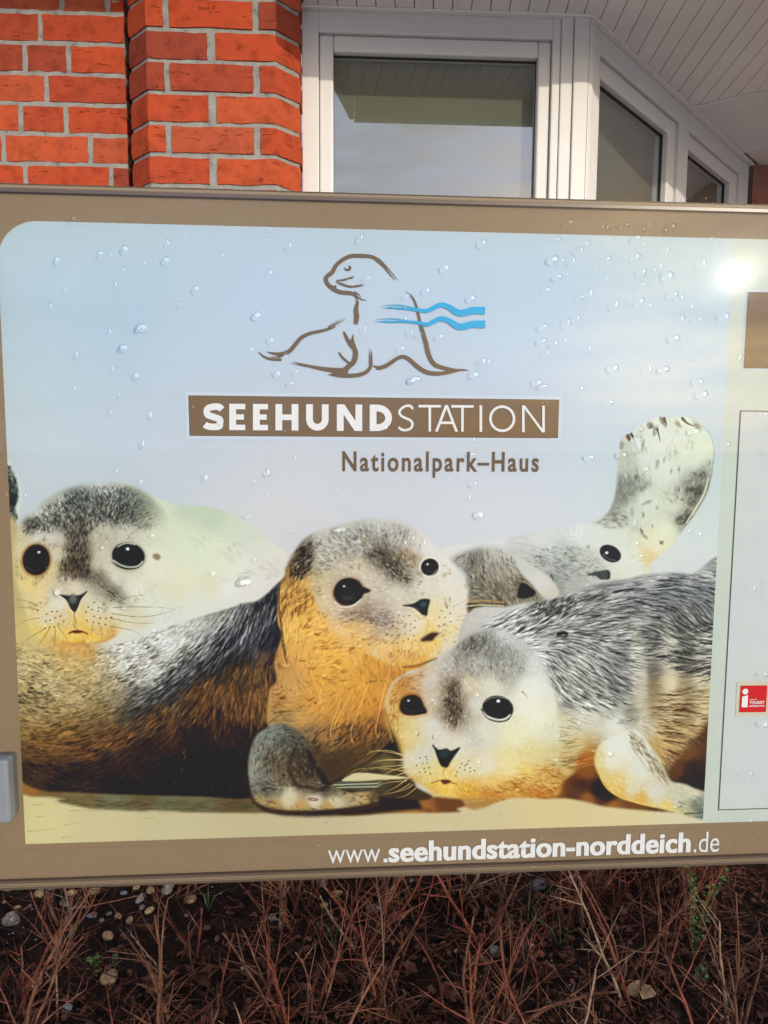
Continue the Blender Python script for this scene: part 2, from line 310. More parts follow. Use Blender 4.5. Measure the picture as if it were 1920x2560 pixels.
tr = MB(); q = [(-.229, .001), (.5545, .001), (1.57, -1.003)]; qo = [(-.229, .017), (.561, .017), (1.585, -.988)]
for (a, b), (c, d) in zip(zip(q, q[1:]), zip(qo, qo[1:])): tr.prism([bp_(*a, SOF - .006), bp_(*b, SOF - .006), bp_(*d, SOF - .006), bp_(*c, SOF - .006)], [bp_(*a, SOF - .0005), bp_(*b, SOF - .0005), bp_(*d, SOF - .0005), bp_(*c, SOF - .0005)])
e0, e1 = (1.0808, -.4964), (1.75, -.4964 + .683 * .6692); tr.prism([bp_(e0[0], e0[1], SOF - .005), bp_(e1[0], e1[1], SOF - .005), bp_(e1[0] + .006, e1[1] - .009, SOF - .005), bp_(e0[0] + .006, e0[1] - .009, SOF - .005)], [bp_(e0[0], e0[1], SOF - .0012), bp_(e1[0], e1[1], SOF - .0012), bp_(e1[0] + .006, e1[1] - .009, SOF - .0012), bp_(e0[0] + .006, e0[1] - .009, SOF - .0012)])
tr.build('soffit_trim', M['soffit'], soffit)
fc = MB(); frame_box(fc, bp_, -.085, 2.4, FB, SOF + .16, FAS - .003, FAS + .02); fc.prism([bp_(-.236, .002, FB + .085), bp_(-.086, FAS - .004, FB), bp_(-.100, FAS - .004, FB), bp_(-.250, .002, FB + .085)], [bp_(-.236, .002, SOF + .16), bp_(-.086, FAS - .004, SOF + .16), bp_(-.100, FAS - .004, SOF + .16), bp_(-.250, .002, SOF + .16)]); under(fc.build('fascia', M['pvc']))
fc = MB(); frame_box(fc, bp_, -4.0, -.245, 2.225, 2.45, .50, .525); frame_box(fc, bp_, -4.0, -.245, 2.30, 2.33, WD + .006, .499); under(fc.build('fascia', M['pvc']))
rf = MB(); rf.prism([bp_(-.070, FAS + .04, SOF + .165), bp_(2.4, FAS + .04, SOF + .165), bp_(2.4, -2.6, SOF + .60), bp_(-.24, -2.6, SOF + .60), bp_(-.24, 0, SOF + .228)], [bp_(-.070, FAS + .04, SOF + .2), bp_(2.4, FAS + .04, SOF + .2), bp_(2.4, -2.6, SOF + .65), bp_(-.24, -2.6, SOF + .65), bp_(-.24, 0, SOF + .265)])
rf.prism([bp_(-4, .54, 2.46), bp_(-.245, .54, 2.46), bp_(-.245, -2.6, 3.6), bp_(-4, -2.6, 3.6)], [bp_(-4, .54, 2.50), bp_(-.245, .54, 2.50), bp_(-.245, -2.6, 3.65), bp_(-4, -2.6, 3.65)])
under(rf.build('roof', M['roof']))
# brick return at the far end of the bay
e = b2(1.4375, .02, 0); es, ed = (e - B0).dot(ba), (e - B0).dot(bn)
mo = MB(); v, f = strip_geo([(es, ed - .006), (es + 1.6, ed - .006)], [-.1, SOF + .03]); mo.add(v, f); fw_ = under(mo.build('wall', M['mortar2'])); tag(fw_, 'dull reddish wall return at the far end of the bay')

LIT, VEIL = (1.20, 1.13, 1.05), (.017, .0145, .0135)            # light falling on the sign face, used to turn measured print colours into ink colours
SKY = [(60, 560, 176, 194, 198), (300, 560, 178, 195, 200), (900, 580, 180, 196, 202), (1300, 600, 178, 196, 204), (1700, 620, 186, 200, 200), (60, 760, 172, 191, 200), (300, 800, 168, 188, 204), (700, 760, 176, 192, 208), (1000, 800, 180, 194, 210), (1350, 850, 174, 194, 210), (1700, 900, 178, 196, 208),
  (100, 1000, 180, 196, 202), (500, 1000, 182, 195, 206), (900, 1000, 186, 197, 206), (1300, 1000, 182, 195, 210), (1700, 1000, 186, 199, 208), (100, 1120, 184, 195, 200), (450, 1170, 188, 194, 200), (620, 1300, 202, 200, 199), (760, 1260, 200, 200, 200), (1000, 1240, 198, 200, 204), (1240, 1240, 198, 202, 208),
  (1250, 1330, 206, 206, 204), (1650, 1330, 204, 209, 206), (1740, 1400, 206, 210, 204), (1780, 1200, 190, 202, 198), (1760, 1050, 184, 198, 202), (60, 1180, 190, 197, 198)]
# ---------------------------------------------------------------- print artwork (painted with numpy)
CX0, CY0, CW, CHH = -10, 990, 1830, 1160      # canvas in measured units (1 unit = 1 canvas cell)
rng = np.random.default_rng(7)
YY, XX = np.mgrid[0:CHH, 0:CW].astype(np.float32)
XX += CX0; YY += CY0
art = np.zeros((CHH, CW, 3), np.float32)

def zm(ox, oy, sc):
    return lambda pts: [(ox + p[0] / sc, oy + p[1] / sc) + tuple(p[2:]) for p in pts]
zA = zm(0, 1160, 3.456); zB = zm(400, 1160, 3.456); zC = zm(680, 1260, 3.1904); zD = zm(1100, 1020, 2.3042)
zE = zm(0, 1600, 2.4397); zF = zm(560, 1600, 3.0722); zG = zm(940, 1540, 3.4563); zH = zm(1300, 1380, 2.6758)

def box1(a, r, ax):
    if r < 1: return a
    pad = [(0, 0)] * a.ndim; pad[ax] = (r + 1, r)
    c = np.cumsum(np.pad(a, pad, mode='edge'), axis=ax, dtype=np.float64)
    n = a.shape[ax]
    hi = np.take(c, np.arange(2 * r + 1, 2 * r + 1 + n), axis=ax); lo = np.take(c, np.arange(0, n), axis=ax)
    return ((hi - lo) / (2 * r + 1)).astype(np.float32)
def blur(a, s):
    if s < 0.4: return a
    if s < 1.6:
        k = np.exp(-np.arange(-3, 4) ** 2 / (2 * s * s)); k /= k.sum(); o = a
        for ax in (0, 1):
            p = np.pad(o, [(3, 3) if i == ax else (0, 0) for i in range(a.ndim)], mode='edge'); n = a.shape[ax]
            o = sum(k[j] * np.take(p, np.arange(j, j + n), axis=ax) for j in range(7))
        return o.astype(np.float32)
    r = max(1, int(round(s * 0.98)))
    for _ in range(3): a = box1(box1(a, r, 0), r, 1)
    return a
def spline(pts, closed=True, k=6):
    P = np.array([p[:2] for p in pts], float); n = len(P); out = []
    for i in range(n if closed else n - 1):
        if closed: a, b, c, d = P[i - 1], P[i], P[(i + 1) % n], P[(i + 2) % n]
        else: a, b, c, d = P[max(i - 1, 0)], P[i], P[i + 1], P[min(i + 2, n - 1)]
        for t in np.arange(k) / k:
            out.append(0.5 * ((2 * b) + (c - a) * t + (2 * a - 5 * b + 4 * c - d) * t * t + (-a + 3 * b - 3 * c + d) * t ** 3))
    if not closed: out.append(P[-1])
    return np.array(out)
def win(x0, x1, y0, y1, m=0):
    return (slice(max(0, int(y0 - CY0 - m)), min(CHH, int(y1 - CY0 + m + 1))), slice(max(0, int(x0 - CX0 - m)), min(CW, int(x1 - CX0 + m + 1))))
def poly(pts, soft=1.0, smooth=True):
    P = spline(pts) if smooth else np.array([p[:2] for p in pts], float)
    w = win(P[:, 0].min(), P[:, 0].max(), P[:, 1].min(), P[:, 1].max(), 4 * soft + 3)
    X, Y = XX[w], YY[w]; m = np.zeros(X.shape, bool)
    x0, y0 = P[-1]
    xs = X[0]; ys = Y[:, 0]
    for x1, y1 in P:
        if y0 != y1:
            rows = np.nonzero((ys < max(y0, y1)) & (ys >= min(y0, y1)))[0]
            if len(rows):
                xi = x0 + (ys[rows] - y0) * (x1 - x0) / (y1 - y0)
                m[rows] ^= xs[None, :] < xi[:, None]
        x0, y0 = x1, y1
    o = np.zeros((CHH, CW), np.float32); o[w] = blur(m.astype(np.float32), soft)
    return o
def ell(cx, cy, rx, ry, rot=0, soft=1.0):
    c, s = math.cos(math.radians(rot)), math.sin(math.radians(rot)); R = max(rx, ry) + 4 * soft + 3
    w = win(cx - R, cx + R, cy - R, cy + R); X = XX[w] - cx; Y = YY[w] - cy
    d = np.sqrt(((X * c + Y * s) / rx) ** 2 + ((-X * s + Y * c) / ry) ** 2)
    o = np.zeros((CHH, CW), np.float32); o[w] = np.clip((1 - d) * min(rx, ry) / (soft * 2) + 0.5, 0, 1)
    return o
def field(samples, r0=14, p=2.0):
    g = 6; S = np.array(samples, np.float32)
    X = XX[::g, ::g]; Y = YY[::g, ::g]; num = np.zeros(X.shape + (S.shape[1] - 2,), np.float32); den = np.zeros(X.shape, np.float32)
    for s in S:
        w = 1.0 / ((X - s[0]) ** 2 + (Y - s[1]) ** 2 + r0 * r0) ** p
        num += w[..., None] * s[2:]; den += w
    f = num / den[..., None]
    iy = np.clip((np.arange(CHH) / g), 0, f.shape[0] - 1.001); ix = np.clip((np.arange(CW) / g), 0, f.shape[1] - 1.001)
    y0 = iy.astype(int); x0 = ix.astype(int); fy = (iy - y0)[:, None, None]; fx = (ix - x0)[None, :, None]
    a = f[y0] * (1 - fy) + f[y0 + 1] * fy
    return (a[:, x0] * (1 - fx) + a[:, x0 + 1] * fx).astype(np.float32)
def lay(mask, col):
    global art
    ys, xs = np.nonzero(mask.max(1) > 0.002)[0], np.nonzero(mask.max(0) > 0.002)[0]
    if not len(ys) or not len(xs): return
    w = (slice(ys[0], ys[-1] + 1), slice(xs[0], xs[-1] + 1)); m = mask[w][..., None]
    c = col[w] if isinstance(col, np.ndarray) and col.ndim == 3 else np.array(col, np.float32)
    art[w] = art[w] * (1 - m) + c * m
def angles(samples, r0=30):
    s = [(x, y, math.cos(math.radians(2 * a)), math.sin(math.radians(2 * a))) for x, y, a in samples]
    f = field(s, r0); return np.arctan2(f[..., 1], f[..., 0]) / 2
def trace(mask, n, L, ang, seed=1, jit=0.12, wav=0.0, lj=0.5):
    r = np.random.default_rng(seed); ys, xs = np.nonzero(mask.max(1) > .02)[0], np.nonzero(mask.max(0) > .02)[0]
    px = np.zeros(0); py = np.zeros(0)
    while len(px) < n:
        x = r.uniform(xs[0], xs[-1], n); y = r.uniform(ys[0], ys[-1], n)
        k = mask[y.astype(int), x.astype(int)] > r.uniform(0, 1, n); px = np.append(px, x[k]); py = np.append(py, y[k])
    px = px[:n]; py = py[:n]; K = int(L / 1.1) + 1
    off = r.normal(0, jit, n); ll = r.uniform(1 - lj, 1, n); ph = r.uniform(0, 6.28, n); I = []; V = []
    for k in range(K):
        ix = np.clip(px.astype(int), 1, CW - 3); iy = np.clip(py.astype(int), 1, CHH - 3)
        t = k / K / ll; w = np.where(t < 1, np.minimum(1, 4 * t + .3) * np.sqrt(np.clip(1 - t, 0, 1)), 0) * mask[iy, ix]
        a = ang[iy, ix] + off + wav * np.sin(ph + k * 0.35)
        fx = px - np.floor(px); fy = py - np.floor(py); b = iy * CW + ix
        for d, ww in ((0, (1 - fx) * (1 - fy)), (1, fx * (1 - fy)), (CW, (1 - fx) * fy), (CW + 1, fx * fy)): I.append(b + d); V.append(w * ww)
        px = px + 1.1 * np.cos(a); py = py + 1.1 * np.sin(a)
    return np.bincount(np.concatenate(I), np.concatenate(V), CHH * CW).reshape(CHH, CW).astype(np.float32) * 1.1
def hair(mask, n, L, wid, col, alpha, ang, **k):
    a = trace(mask, n, L, ang, **k)
    ys, xs = np.nonzero(a.max(1) > 0)[0], np.nonzero(a.max(0) > 0)[0]
    w = (slice(max(0, ys[0] - 5), ys[-1] + 6), slice(max(0, xs[0] - 5), xs[-1] + 6)); s = wid * 0.45
    a[w] = blur(a[w], s) * max(1, s * 2.5)
    lay(np.clip(a * alpha, 0, 0.97), col)
def line(pts, wid, col, alpha=1.0, taper=True, soft=0.6):
    P = spline(pts, closed=False, k=8); L = 0; q = []
    seg = np.hypot(*np.diff(P, axis=0).T); T = np.r_[0, np.cumsum(seg)]
    t = np.arange(0, T[-1], 0.5); x = np.interp(t, T, P[:, 0]); y = np.interp(t, T, P[:, 1])
    w = win(x.min(), x.max(), y.min(), y.max(), wid + 4); o = np.zeros((CHH, CW), np.float32); sub = np.zeros(XX[w].shape, np.float32)
    X = XX[w][0]; Y = YY[w][:, 0]
    if not sub.size: return
    for xx, yy, tt in zip(x, y, t / T[-1]):
        r = wid / 2 * ((1 - 0.8 * tt) if taper else 1)
        i0, i1 = np.searchsorted(X, (xx - r - 2, xx + r + 2)); j0, j1 = np.searchsorted(Y, (yy - r - 2, yy + r + 2))
        d = np.hypot(X[None, i0:i1] - xx, Y[j0:j1, None] - yy)
        sub[j0:j1, i0:i1] = np.maximum(sub[j0:j1, i0:i1], np.clip((r - d) / soft / 1.2 + 0.5, 0, 1) * min(1, r * 2 + .3))
    o[w] = sub * alpha; lay(o, col)
def mott(scale, seed, lo=.45, hi=.62):
    r = np.random.default_rng(seed); a = blur(r.random((CHH, CW)).astype(np.float32), scale); a = (a - a.mean()) / a.std()
    return np.clip((a * .15 + .5 - lo) / (hi - lo), 0, 1)

# ---- printed sky behind the seals
art[:] = field(SKY, 200)

# ---- seal D, lying at the back right with its hind flipper raised
mD = poly(zD([(1215, 940), (1205, 905), (1280, 840), (1350, 770), (1410, 685), (1480, 590), (1530, 500), (1560, 400), (1575, 300), (1574, 220), (1550, 150), (1490, 90), (1430, 55), (1380, 50), (1330, 62), (1290, 52),
  (1250, 55), (1200, 80), (1160, 95), (1120, 122), (1095, 152), (1062, 158), (1042, 190), (1035, 250), (1025, 330), (1020, 420), (1008, 500), (985, 570), (950, 618), (880, 652), (700, 688), (500, 728), (300, 755), (150, 780), (0, 812),
  (-60, 900), (60, 1100), (400, 1170), (700, 1100), (900, 1030), (1100, 1000)]), 1.6)
fD = field(zD([(1300, 150, 205, 212, 198), (1300, 350, 205, 213, 198), (1200, 250, 205, 212, 200), (1450, 250, 205, 215, 195), (1200, 550, 200, 208, 192), (1050, 300, 176, 181, 166), (1038, 480, 118, 124, 110), (1000, 545, 136, 140, 126),
  (1100, 620, 195, 200, 185), (1485, 480, 120, 122, 108), (1440, 560, 150, 150, 132), (1400, 640, 150, 150, 132), (1300, 700, 210, 215, 190), (1250, 800, 214, 212, 178), (1222, 870, 212, 190, 140), (1350, 550, 200, 206, 188), (800, 720, 207, 212, 207),
  (1000, 750, 205, 210, 198), (600, 760, 200, 203, 198), (300, 790, 205, 207, 205), (100, 820, 208, 208, 205), (700, 850, 178, 183, 176), (850, 880, 185, 188, 178), (600, 900, 175, 178, 170), (450, 870, 185, 188, 182), (900, 760, 206, 211, 201),
  (1080, 880, 211, 214, 201), (500, 1000, 205, 207, 200), (650, 990, 140, 145, 138), (750, 960, 168, 171, 164), (1150, 930, 212, 214, 200)]), 10)
lay(mD, fD)
aD = angles(zD([(1300, 150, 70), (1300, 500, 60), (1100, 300, 85), (1450, 500, -60), (900, 800, -10), (600, 870, 25), (300, 900, 50), (750, 960, 15), (450, 950, 40)]))
hair(mD * mott(16, 3, .5, .7), 1500, 16, 2.6, (120, 124, 112), .35, aD, seed=2)
hair(mD, 2500, 14, 2, (222, 226, 216), .3, aD, seed=3)
for cx, cy, rx, ry, ro, al in ((1490, 480, 24, 40, 20, .85), (1450, 470, 20, 14, 0, .7), (1450, 540, 26, 34, 30, .6), (1400, 640, 48, 28, -25, .75), (1430, 610, 26, 30, -40, .5), (1510, 388, 20, 24, 0, .6), (1465, 378, 16, 7, 20, .5),
    (1210, 100, 22, 20, 20, .75), (1285, 80, 14, 32, -35, .8), (1240, 130, 14, 30, 20, .5), (1370, 90, 10, 26, -35, .6), (1480, 105, 30, 14, 40, .5), (1130, 400, 9, 20, -10, .6), (1250, 325, 10, 24, 10, .5), (1190, 545, 26, 9, -25, .45),
    (1105, 600, 8, 22, -10, .5), (1160, 712, 8, 16, -15, .8), (1180, 740, 18, 8, 40, .4), (1040, 680, 14, 8, 40, .4), (1375, 355, 5, 14, 0, .6), (1330, 365, 6, 12, 0, .5), (1168, 612, 6, 14, -15, .6), (1170, 458, 8, 6, 0, .5), (1250, 573, 5, 9, -10, .6),
    (1222, 678, 5, 9, -10, .6), (1275, 775, 12, 12, 0, .6), (1045, 215, 12, 20, 10, .6), (1005, 625, 12, 22, -30, .35), (1290, 300, 6, 14, 10, .5), (1420, 480, 7, 22, 5, .7), (1375, 470, 6, 14, 5, .5), (1395, 528, 10, 8, 0, .5), (852, 800, 9, 10, 0, .6)):
    x, y = zD([(cx, cy)])[0][:2]; lay(ell(x, y, rx / 2.3, ry / 2.3, ro, 2.4) * al * (0.55 + .45 * mott(2.5, int(cx))), (62, 62, 52))
for p, w in (([(1100, 150), (1125, 190), (1150, 255)], 7), ([(1250, 120), (1262, 165), (1266, 195)], 5), ([(1395, 60), (1420, 85), (1460, 105)], 8), ([(1290, 60), (1305, 95)], 8)): line(zD(p), w, (40, 42, 36), .9)
lay(poly(zD([(1112, 165), (1150, 195), (1156, 255), (1140, 240), (1125, 205)]), 1.2), (205, 214, 216))
line(zD([(1450, 65), (1500, 95), (1552, 150), (1575, 220), (1575, 300), (1558, 400), (1528, 500), (1478, 590), (1412, 682)]), 1.6, (120, 142, 116), .6, False)
line(zD([(1418, 660), (1470, 580), (1516, 500), (1546, 400)]), 4, (222, 226, 190), .7, False)
lay(poly(zD([(1070, 160), (1085, 150), (1098, 175), (1085, 190)]), 1.2), (90, 60, 40))
hair(mD * poly(zD([(480, 830), (600, 790), (760, 800), (880, 860), (960, 960), (700, 1000), (520, 940)]), 8), 260, 15, 2, (90, 94, 90), .45, aD, seed=5, jit=.35)
x, y = zD([(980, 838)])[0][:2]
lay(ell(x, y, 31, 24, 28, 1.8), (200, 200, 190)); lay(ell(x, y, 28, 20, 28, 1.2), (24, 28, 44)); lay(ell(x - 9, y - 2, 4, 3.2, 0, 1.2), (235, 235, 225)); line([(x - 20, y + 2), (x - 4, y + 13), (x + 16, y + 18)], 1.6, (120, 126, 140), .8, False)
lay(poly(zD([(845, 962), (900, 942), (972, 935), (976, 984), (925, 985), (905, 968)]), 1.4), (66, 70, 70)); line(zD([(962, 935), (972, 960), (966, 982)]), 3, (25, 26, 28), 1, False); line(zD([(905, 968), (925, 985), (940, 985)]), 3, (25, 26, 28), 1)
line(zD([(640, 965), (652, 990), (650, 1010)]), 6, (70, 76, 76), .8)
for xx, a0 in ((760, -6), (785, -2), (812, 3)): line(zD([(xx, 690), (xx + a0, 720), (xx + a0 + 4, 748)]), 1.6, (226, 228, 222), .8)
# dark ear-side fur of seal D and the folded fore flipper below it
mE = poly(zD([(60, 880), (150, 830), (250, 805), (350, 810), (420, 840), (480, 930), (560, 1040), (590, 1090), (560, 1200), (370, 1240), (120, 1230), (150, 1100), (155, 960)]), 6)
lay(mE * .78, field(zD([(110, 885, 140, 138, 126), (200, 870, 96, 94, 82), (170, 950, 80, 78, 66), (300, 860, 172, 170, 156), (250, 950, 122, 114, 94), (350, 930, 156, 149, 130), (400, 860, 192, 190, 180), (440, 930, 170, 164, 146), (400, 1040, 108, 98, 70), (300, 1050, 84, 74, 54), (200, 1060, 92, 88, 68),
  (440, 1010, 80, 70, 52), (170, 1120, 130, 105, 65), (300, 1130, 88, 76, 55)]), 8))
aE = angles(zD([(120, 870, -35), (200, 850, 70), (300, 850, 75), (350, 950, 60), (250, 950, 80), (400, 950, 50), (200, 1050, 20)]))
hair(mE, 700, 20, 2.0, (66, 62, 52), .42, aE, seed=6, jit=.3); hair(mE, 700, 18, 2, (176, 172, 158), .5, aE, seed=7, jit=.3)
lay(poly(zD([(455, 1030), (480, 1005), (550, 1055), (520, 1090), (450, 1092)]), 1.5), (26, 24, 26))
lay(poly(zD([(420, 845), (520, 900), (640, 985), (685, 1065), (650, 1110), (590, 1085), (530, 1015), (470, 955)]), 2.2), field(zD([(480, 900, 195, 196, 188), (600, 1000, 205, 204, 195), (650, 1080, 200, 196, 182)]), 10))
line(zD([(440, 990), (490, 1005), (545, 1045), (585, 1090)]), 2.2, (176, 146, 104), .6, False)
lay(poly(zD([(120, 1125), (260, 1128), (380, 1138), (360, 1165), (250, 1185), (120, 1180)]), 2), (62, 55, 40))
for k, yy in enumerate((1112, 1138, 1160, 1182)): line(zD([(150, yy + 4), (240, yy - 4), (365, yy + 8 - 6 * k)]), 3, ((178, 140, 88), (205, 190, 140), (120, 90, 56), (200, 198, 180))[k], .9, False)

# ---- seal A on the left: pale back, then the head
mA = poly(zA([(1000, 200), (1240, 250), (1400, 310)]) + zB([(100, 338), (250, 358), (450, 378), (600, 420), (700, 482), (850, 590), (1000, 702), (1100, 790), (1040, 1050), (600, 1500), (0, 1900)]) + zA([(400, 1800), (600, 900)]), 2.2)
lay(mA, field(zB([(0, 340, 198, 207, 184), (250, 380, 184, 195, 174), (450, 420, 182, 194, 172), (700, 560, 194, 202, 184), (850, 680, 202, 205, 190), (1000, 800, 210, 208, 196), (100, 600, 203, 209, 184), (300, 700, 202, 211, 186), (500, 800, 208, 213, 192), (700, 900, 212, 213, 198),
  (0, 900, 210, 210, 190), (200, 1000, 210, 211, 188), (430, 1050, 206, 206, 180), (150, 1100, 204, 203, 178), (600, 1100, 214, 213, 206), (850, 1050, 212, 209, 206), (300, 1200, 208, 211, 200), (100, 1300, 205, 210, 200), (600, 1250, 206, 208, 202), (0, 1500, 205, 210, 203), (250, 1450, 206, 210, 204)]), 25))
aA = angles(zB([(200, 500, 30), (600, 600, 40), (300, 1000, -70), (500, 1200, -30)]))
hair(mA * mott(14, 31, .52, .75), 900, 20, 3, (176, 182, 168), .3, aA, seed=33)
# strip of another pup at the left margin
lay(poly(zA([(-20, -60), (60, -40), (120, 40), (165, 130), (195, 230), (185, 350), (160, 470), (110, 560), (-20, 600)]), 3), (198, 206, 200))
lay(poly(zA([(-20, 0), (75, 20), (125, 90), (155, 200), (155, 300), (130, 380), (150, 470), (95, 520), (-20, 560)]), 2.5), field(zA([(80, 80, 120, 130, 120), (110, 200, 78, 86, 78), (115, 330, 40, 44, 40), (110, 430, 130, 136, 124), (140, 150, 140, 148, 140)]), 8))
hair(poly(zA([(60, 20), (125, 90), (155, 200), (155, 300), (130, 380), (150, 470), (60, 520)]), 2), 260, 12, 2.2, (40, 44, 40), .6, angles(zA([(100, 100, 60), (110, 400, 80)])), seed=41, jit=.4)
lay(poly(zA([(90, 600), (160, 640), (150, 1000), (230, 1300), (260, 1500), (60, 1560), (60, 600)]), 3), field(zA([(120, 700, 150, 150, 125), (120, 1000, 80, 62, 36), (150, 1150, 165, 165, 140), (170, 1300, 178, 172, 140), (200, 1330, 170, 125, 70), (180, 1420, 150, 150, 120)]), 8))
mAh = poly(zA([(165, 560), (205, 480), (300, 385), (420, 295), (560, 222), (720, 180), (850, 165), (1000, 168), (1130, 190), (1250, 245), (1330, 310), (1430, 420), (1500, 600), (1540, 900), (1500, 1200), (1300, 1400), (1080, 1420), (950, 1505), (800, 1562), (600, 1565), (380, 1525), (270, 1450), (235, 1350), (200, 1200), (160, 1080), (132, 950), (120, 800), (132, 640)]), 4)
mAh = mAh * np.clip((1480 - (XX * 3.456)) / 420, 0, 1) ** .8
mAh = np.clip(mAh, 0, 1)
lay(poly(zA([(60, 560), (160, 560), (300, 1400), (700, 1500), (1100, 1350), (1300, 1700), (60, 1750)]), 4), field(zA([(150, 1000, 180, 168, 120), (200, 1600, 196, 180, 120), (700, 1600, 200, 158, 80), (1100, 1500, 205, 206, 194)]), 20))
lay(mAh, field(zA([(850, 180, 192, 197, 188), (800, 290, 128, 133, 123), (650, 320, 116, 121, 111), (1080, 300, 122, 127, 117), (1000, 220, 170, 174, 164), (1150, 430, 82, 85, 75), (1250, 400, 92, 95, 82), (1260, 520, 120, 118, 100), (1060, 420, 100, 103, 92), (950, 450, 132, 135, 122), (800, 420, 125, 128, 116), (500, 330, 168, 171, 160), (400, 430, 174, 176, 164), (300, 420, 192, 195, 184),
  (480, 500, 138, 138, 126), (580, 430, 140, 143, 132), (270, 530, 92, 90, 78), (200, 600, 196, 186, 150), (640, 520, 118, 116, 100), (650, 600, 112, 108, 90), (700, 600, 112, 108, 90), (680, 750, 104, 94, 76), (640, 880, 82, 70, 55), (720, 930, 78, 67, 54), (740, 820, 100, 90, 72), (570, 900, 100, 86, 66), (620, 700, 108, 98, 80), (500, 780, 204, 196, 172), (520, 650, 192, 186, 168), (440, 640, 203, 199, 184), (330, 640, 205, 205, 192),
  (850, 620, 184, 178, 156), (880, 780, 195, 190, 168), (830, 860, 190, 182, 160), (950, 880, 200, 196, 178), (1000, 980, 206, 206, 188), (1300, 800, 216, 217, 202), (1320, 600, 205, 204, 184), (1100, 580, 196, 196, 182), (900, 560, 190, 188, 170), (1250, 620, 200, 198, 180), (850, 980, 118, 110, 92), (900, 1040, 124, 119, 100), (980, 1100, 116, 113, 94), (850, 1090, 160, 154, 134), (1030, 1150, 148, 147, 128), (1130, 1060, 208, 208, 190),
  (650, 1060, 207, 201, 182), (540, 1020, 190, 182, 156), (480, 1100, 190, 184, 165), (500, 1200, 208, 206, 194), (850, 1250, 206, 203, 184), (760, 1150, 205, 196, 170), (1000, 1250, 206, 206, 186), (170, 900, 206, 190, 128), (180, 750, 200, 192, 150), (250, 1050, 218, 197, 128), (320, 1120, 214, 196, 140), (300, 1200, 210, 192, 138), (220, 1150, 202, 184, 134), (400, 1020, 208, 190, 140), (460, 900, 206, 190, 145),
  (350, 1440, 212, 190, 108), (480, 1440, 214, 190, 108), (650, 1490, 224, 190, 80), (820, 1480, 222, 190, 84), (900, 1450, 206, 166, 90), (980, 1460, 196, 152, 74), (700, 1555, 204, 155, 62), (450, 1520, 200, 165, 84), (400, 1350, 206, 198, 168), (550, 1330, 200, 184, 148), (660, 1370, 216, 182, 92), (660, 1300, 210, 190, 130), (800, 1370, 204, 190, 148), (900, 1380, 204, 186, 140), (740, 1440, 214, 178, 88), (1050, 1380, 205, 200, 170), (1200, 1100, 216, 218, 202), (1400, 1200, 212, 213, 196), (1400, 900, 214, 216, 200)]), 13, 2.0))
aAh = angles(zA([(850, 250, 80), (600, 300, 65), (400, 420, 50), (270, 530, 130), (1100, 300, 115), (1250, 420, 150), (700, 600, 88), (650, 900, 95), (950, 1050, 45), (500, 1250, 150), (850, 1250, 20), (650, 1450, 90), (1300, 700, 100), (650, 1030, 80)]))
mk = np.clip(mAh * poly(zA([(180, 560), (300, 430), (560, 240), (850, 180), (1150, 220), (1360, 420), (1300, 580), (1000, 540), (800, 580), (800, 900), (1080, 1160), (980, 1190), (760, 980), (500, 1000), (560, 600), (250, 620)]), 7), 0, 1)
hair(mk, 3600, 11, 2.0, art * .42, .5, aAh, seed=11, jit=.25); hair(mk, 2400, 10, 1.7, art * 1.25 + 22, .42, aAh, seed=12, jit=.25)
hair(mAh * (1 - mk), 2600, 10, 1.8, (226, 224, 206), .28, aAh, seed=13, jit=.3); hair(mAh * (1 - mk) * mott(9, 14, .5, .7), 1300, 9, 1.6, (120, 110, 84), .35, aAh, seed=15, jit=.3)
x, y = zA([(315, 828)])[0][:2]
lay(ell(x, y, 38, 42, 8, 4), (150, 110, 60)); lay(ell(x, y, 33.5, 38, 8, 1.6), (20, 17, 18)); lay(ell(x + 1, y - 6, 27, 28, 8, 7), (12, 16, 24)); line(zA([(235, 890), (290, 920), (370, 905)]), 3, (88, 74, 58), .7); lay(ell(*zA([(338, 761)])[0][:2], 3.4, 2.8, 0, 1), (240, 240, 232))
x, y = zA([(1110, 795)])[0][:2]
lay(ell(x, y + 1, 45, 38, 8, 4), (176, 168, 140)); lay(ell(x, y, 41, 33, 10, 1.8), (26, 30, 34)); lay(ell(x + 1, y - 4, 34, 25, 10, 6), (10, 14, 24)); line(zA([(985, 835), (1040, 870), (1110, 890), (1190, 882), (1235, 840)]), 4, (206, 208, 198), .8, False); line(zA([(965, 845), (1030, 890), (1110, 908), (1200, 895)]), 2, (40, 40, 38), .9, False)
line(zA([(1020, 715), (1060, 692), (1110, 684), (1170, 695)]), 3, (206, 206, 196), .8, False); lay(ell(*zA([(1104, 733)])[0][:2], 4.2, 3.6, 20, 1), (244, 244, 240))
lay(ell(*zA([(1355, 800)])[0][:2], 10, 8, 20, 2.5) * .7, (120, 92, 56))
lay(poly(zA([(525, 1130), (600, 1136), (690, 1130), (755, 1098), (695, 1172), (672, 1232), (645, 1275), (612, 1242), (588, 1180)]), 1.3), (44, 46, 46)); lay(ell(*zA([(632, 1165)])[0][:2], 9, 11, 0, 4), (98, 100, 98))
line(zA([(525, 1130), (580, 1175), (612, 1240), (648, 1272), (672, 1230), (700, 1165), (752, 1100)]), 3, (16, 18, 18), .9, False)
line(zA([(645, 1275), (645, 1330), (660, 1395)]), 2.6, (120, 70, 30), .9); line(zA([(598, 1462), (650, 1440), (700, 1442), (760, 1468)]), 4, (110, 60, 24), .9, False); lay(ell(*zA([(665, 1450)])[0][:2], 14, 3.6, 0, 2), (96, 48, 26))
line(zA([(540, 1540), (700, 1565), (860, 1540), (990, 1480)]), 9, (182, 128, 56), .45, False, 4)
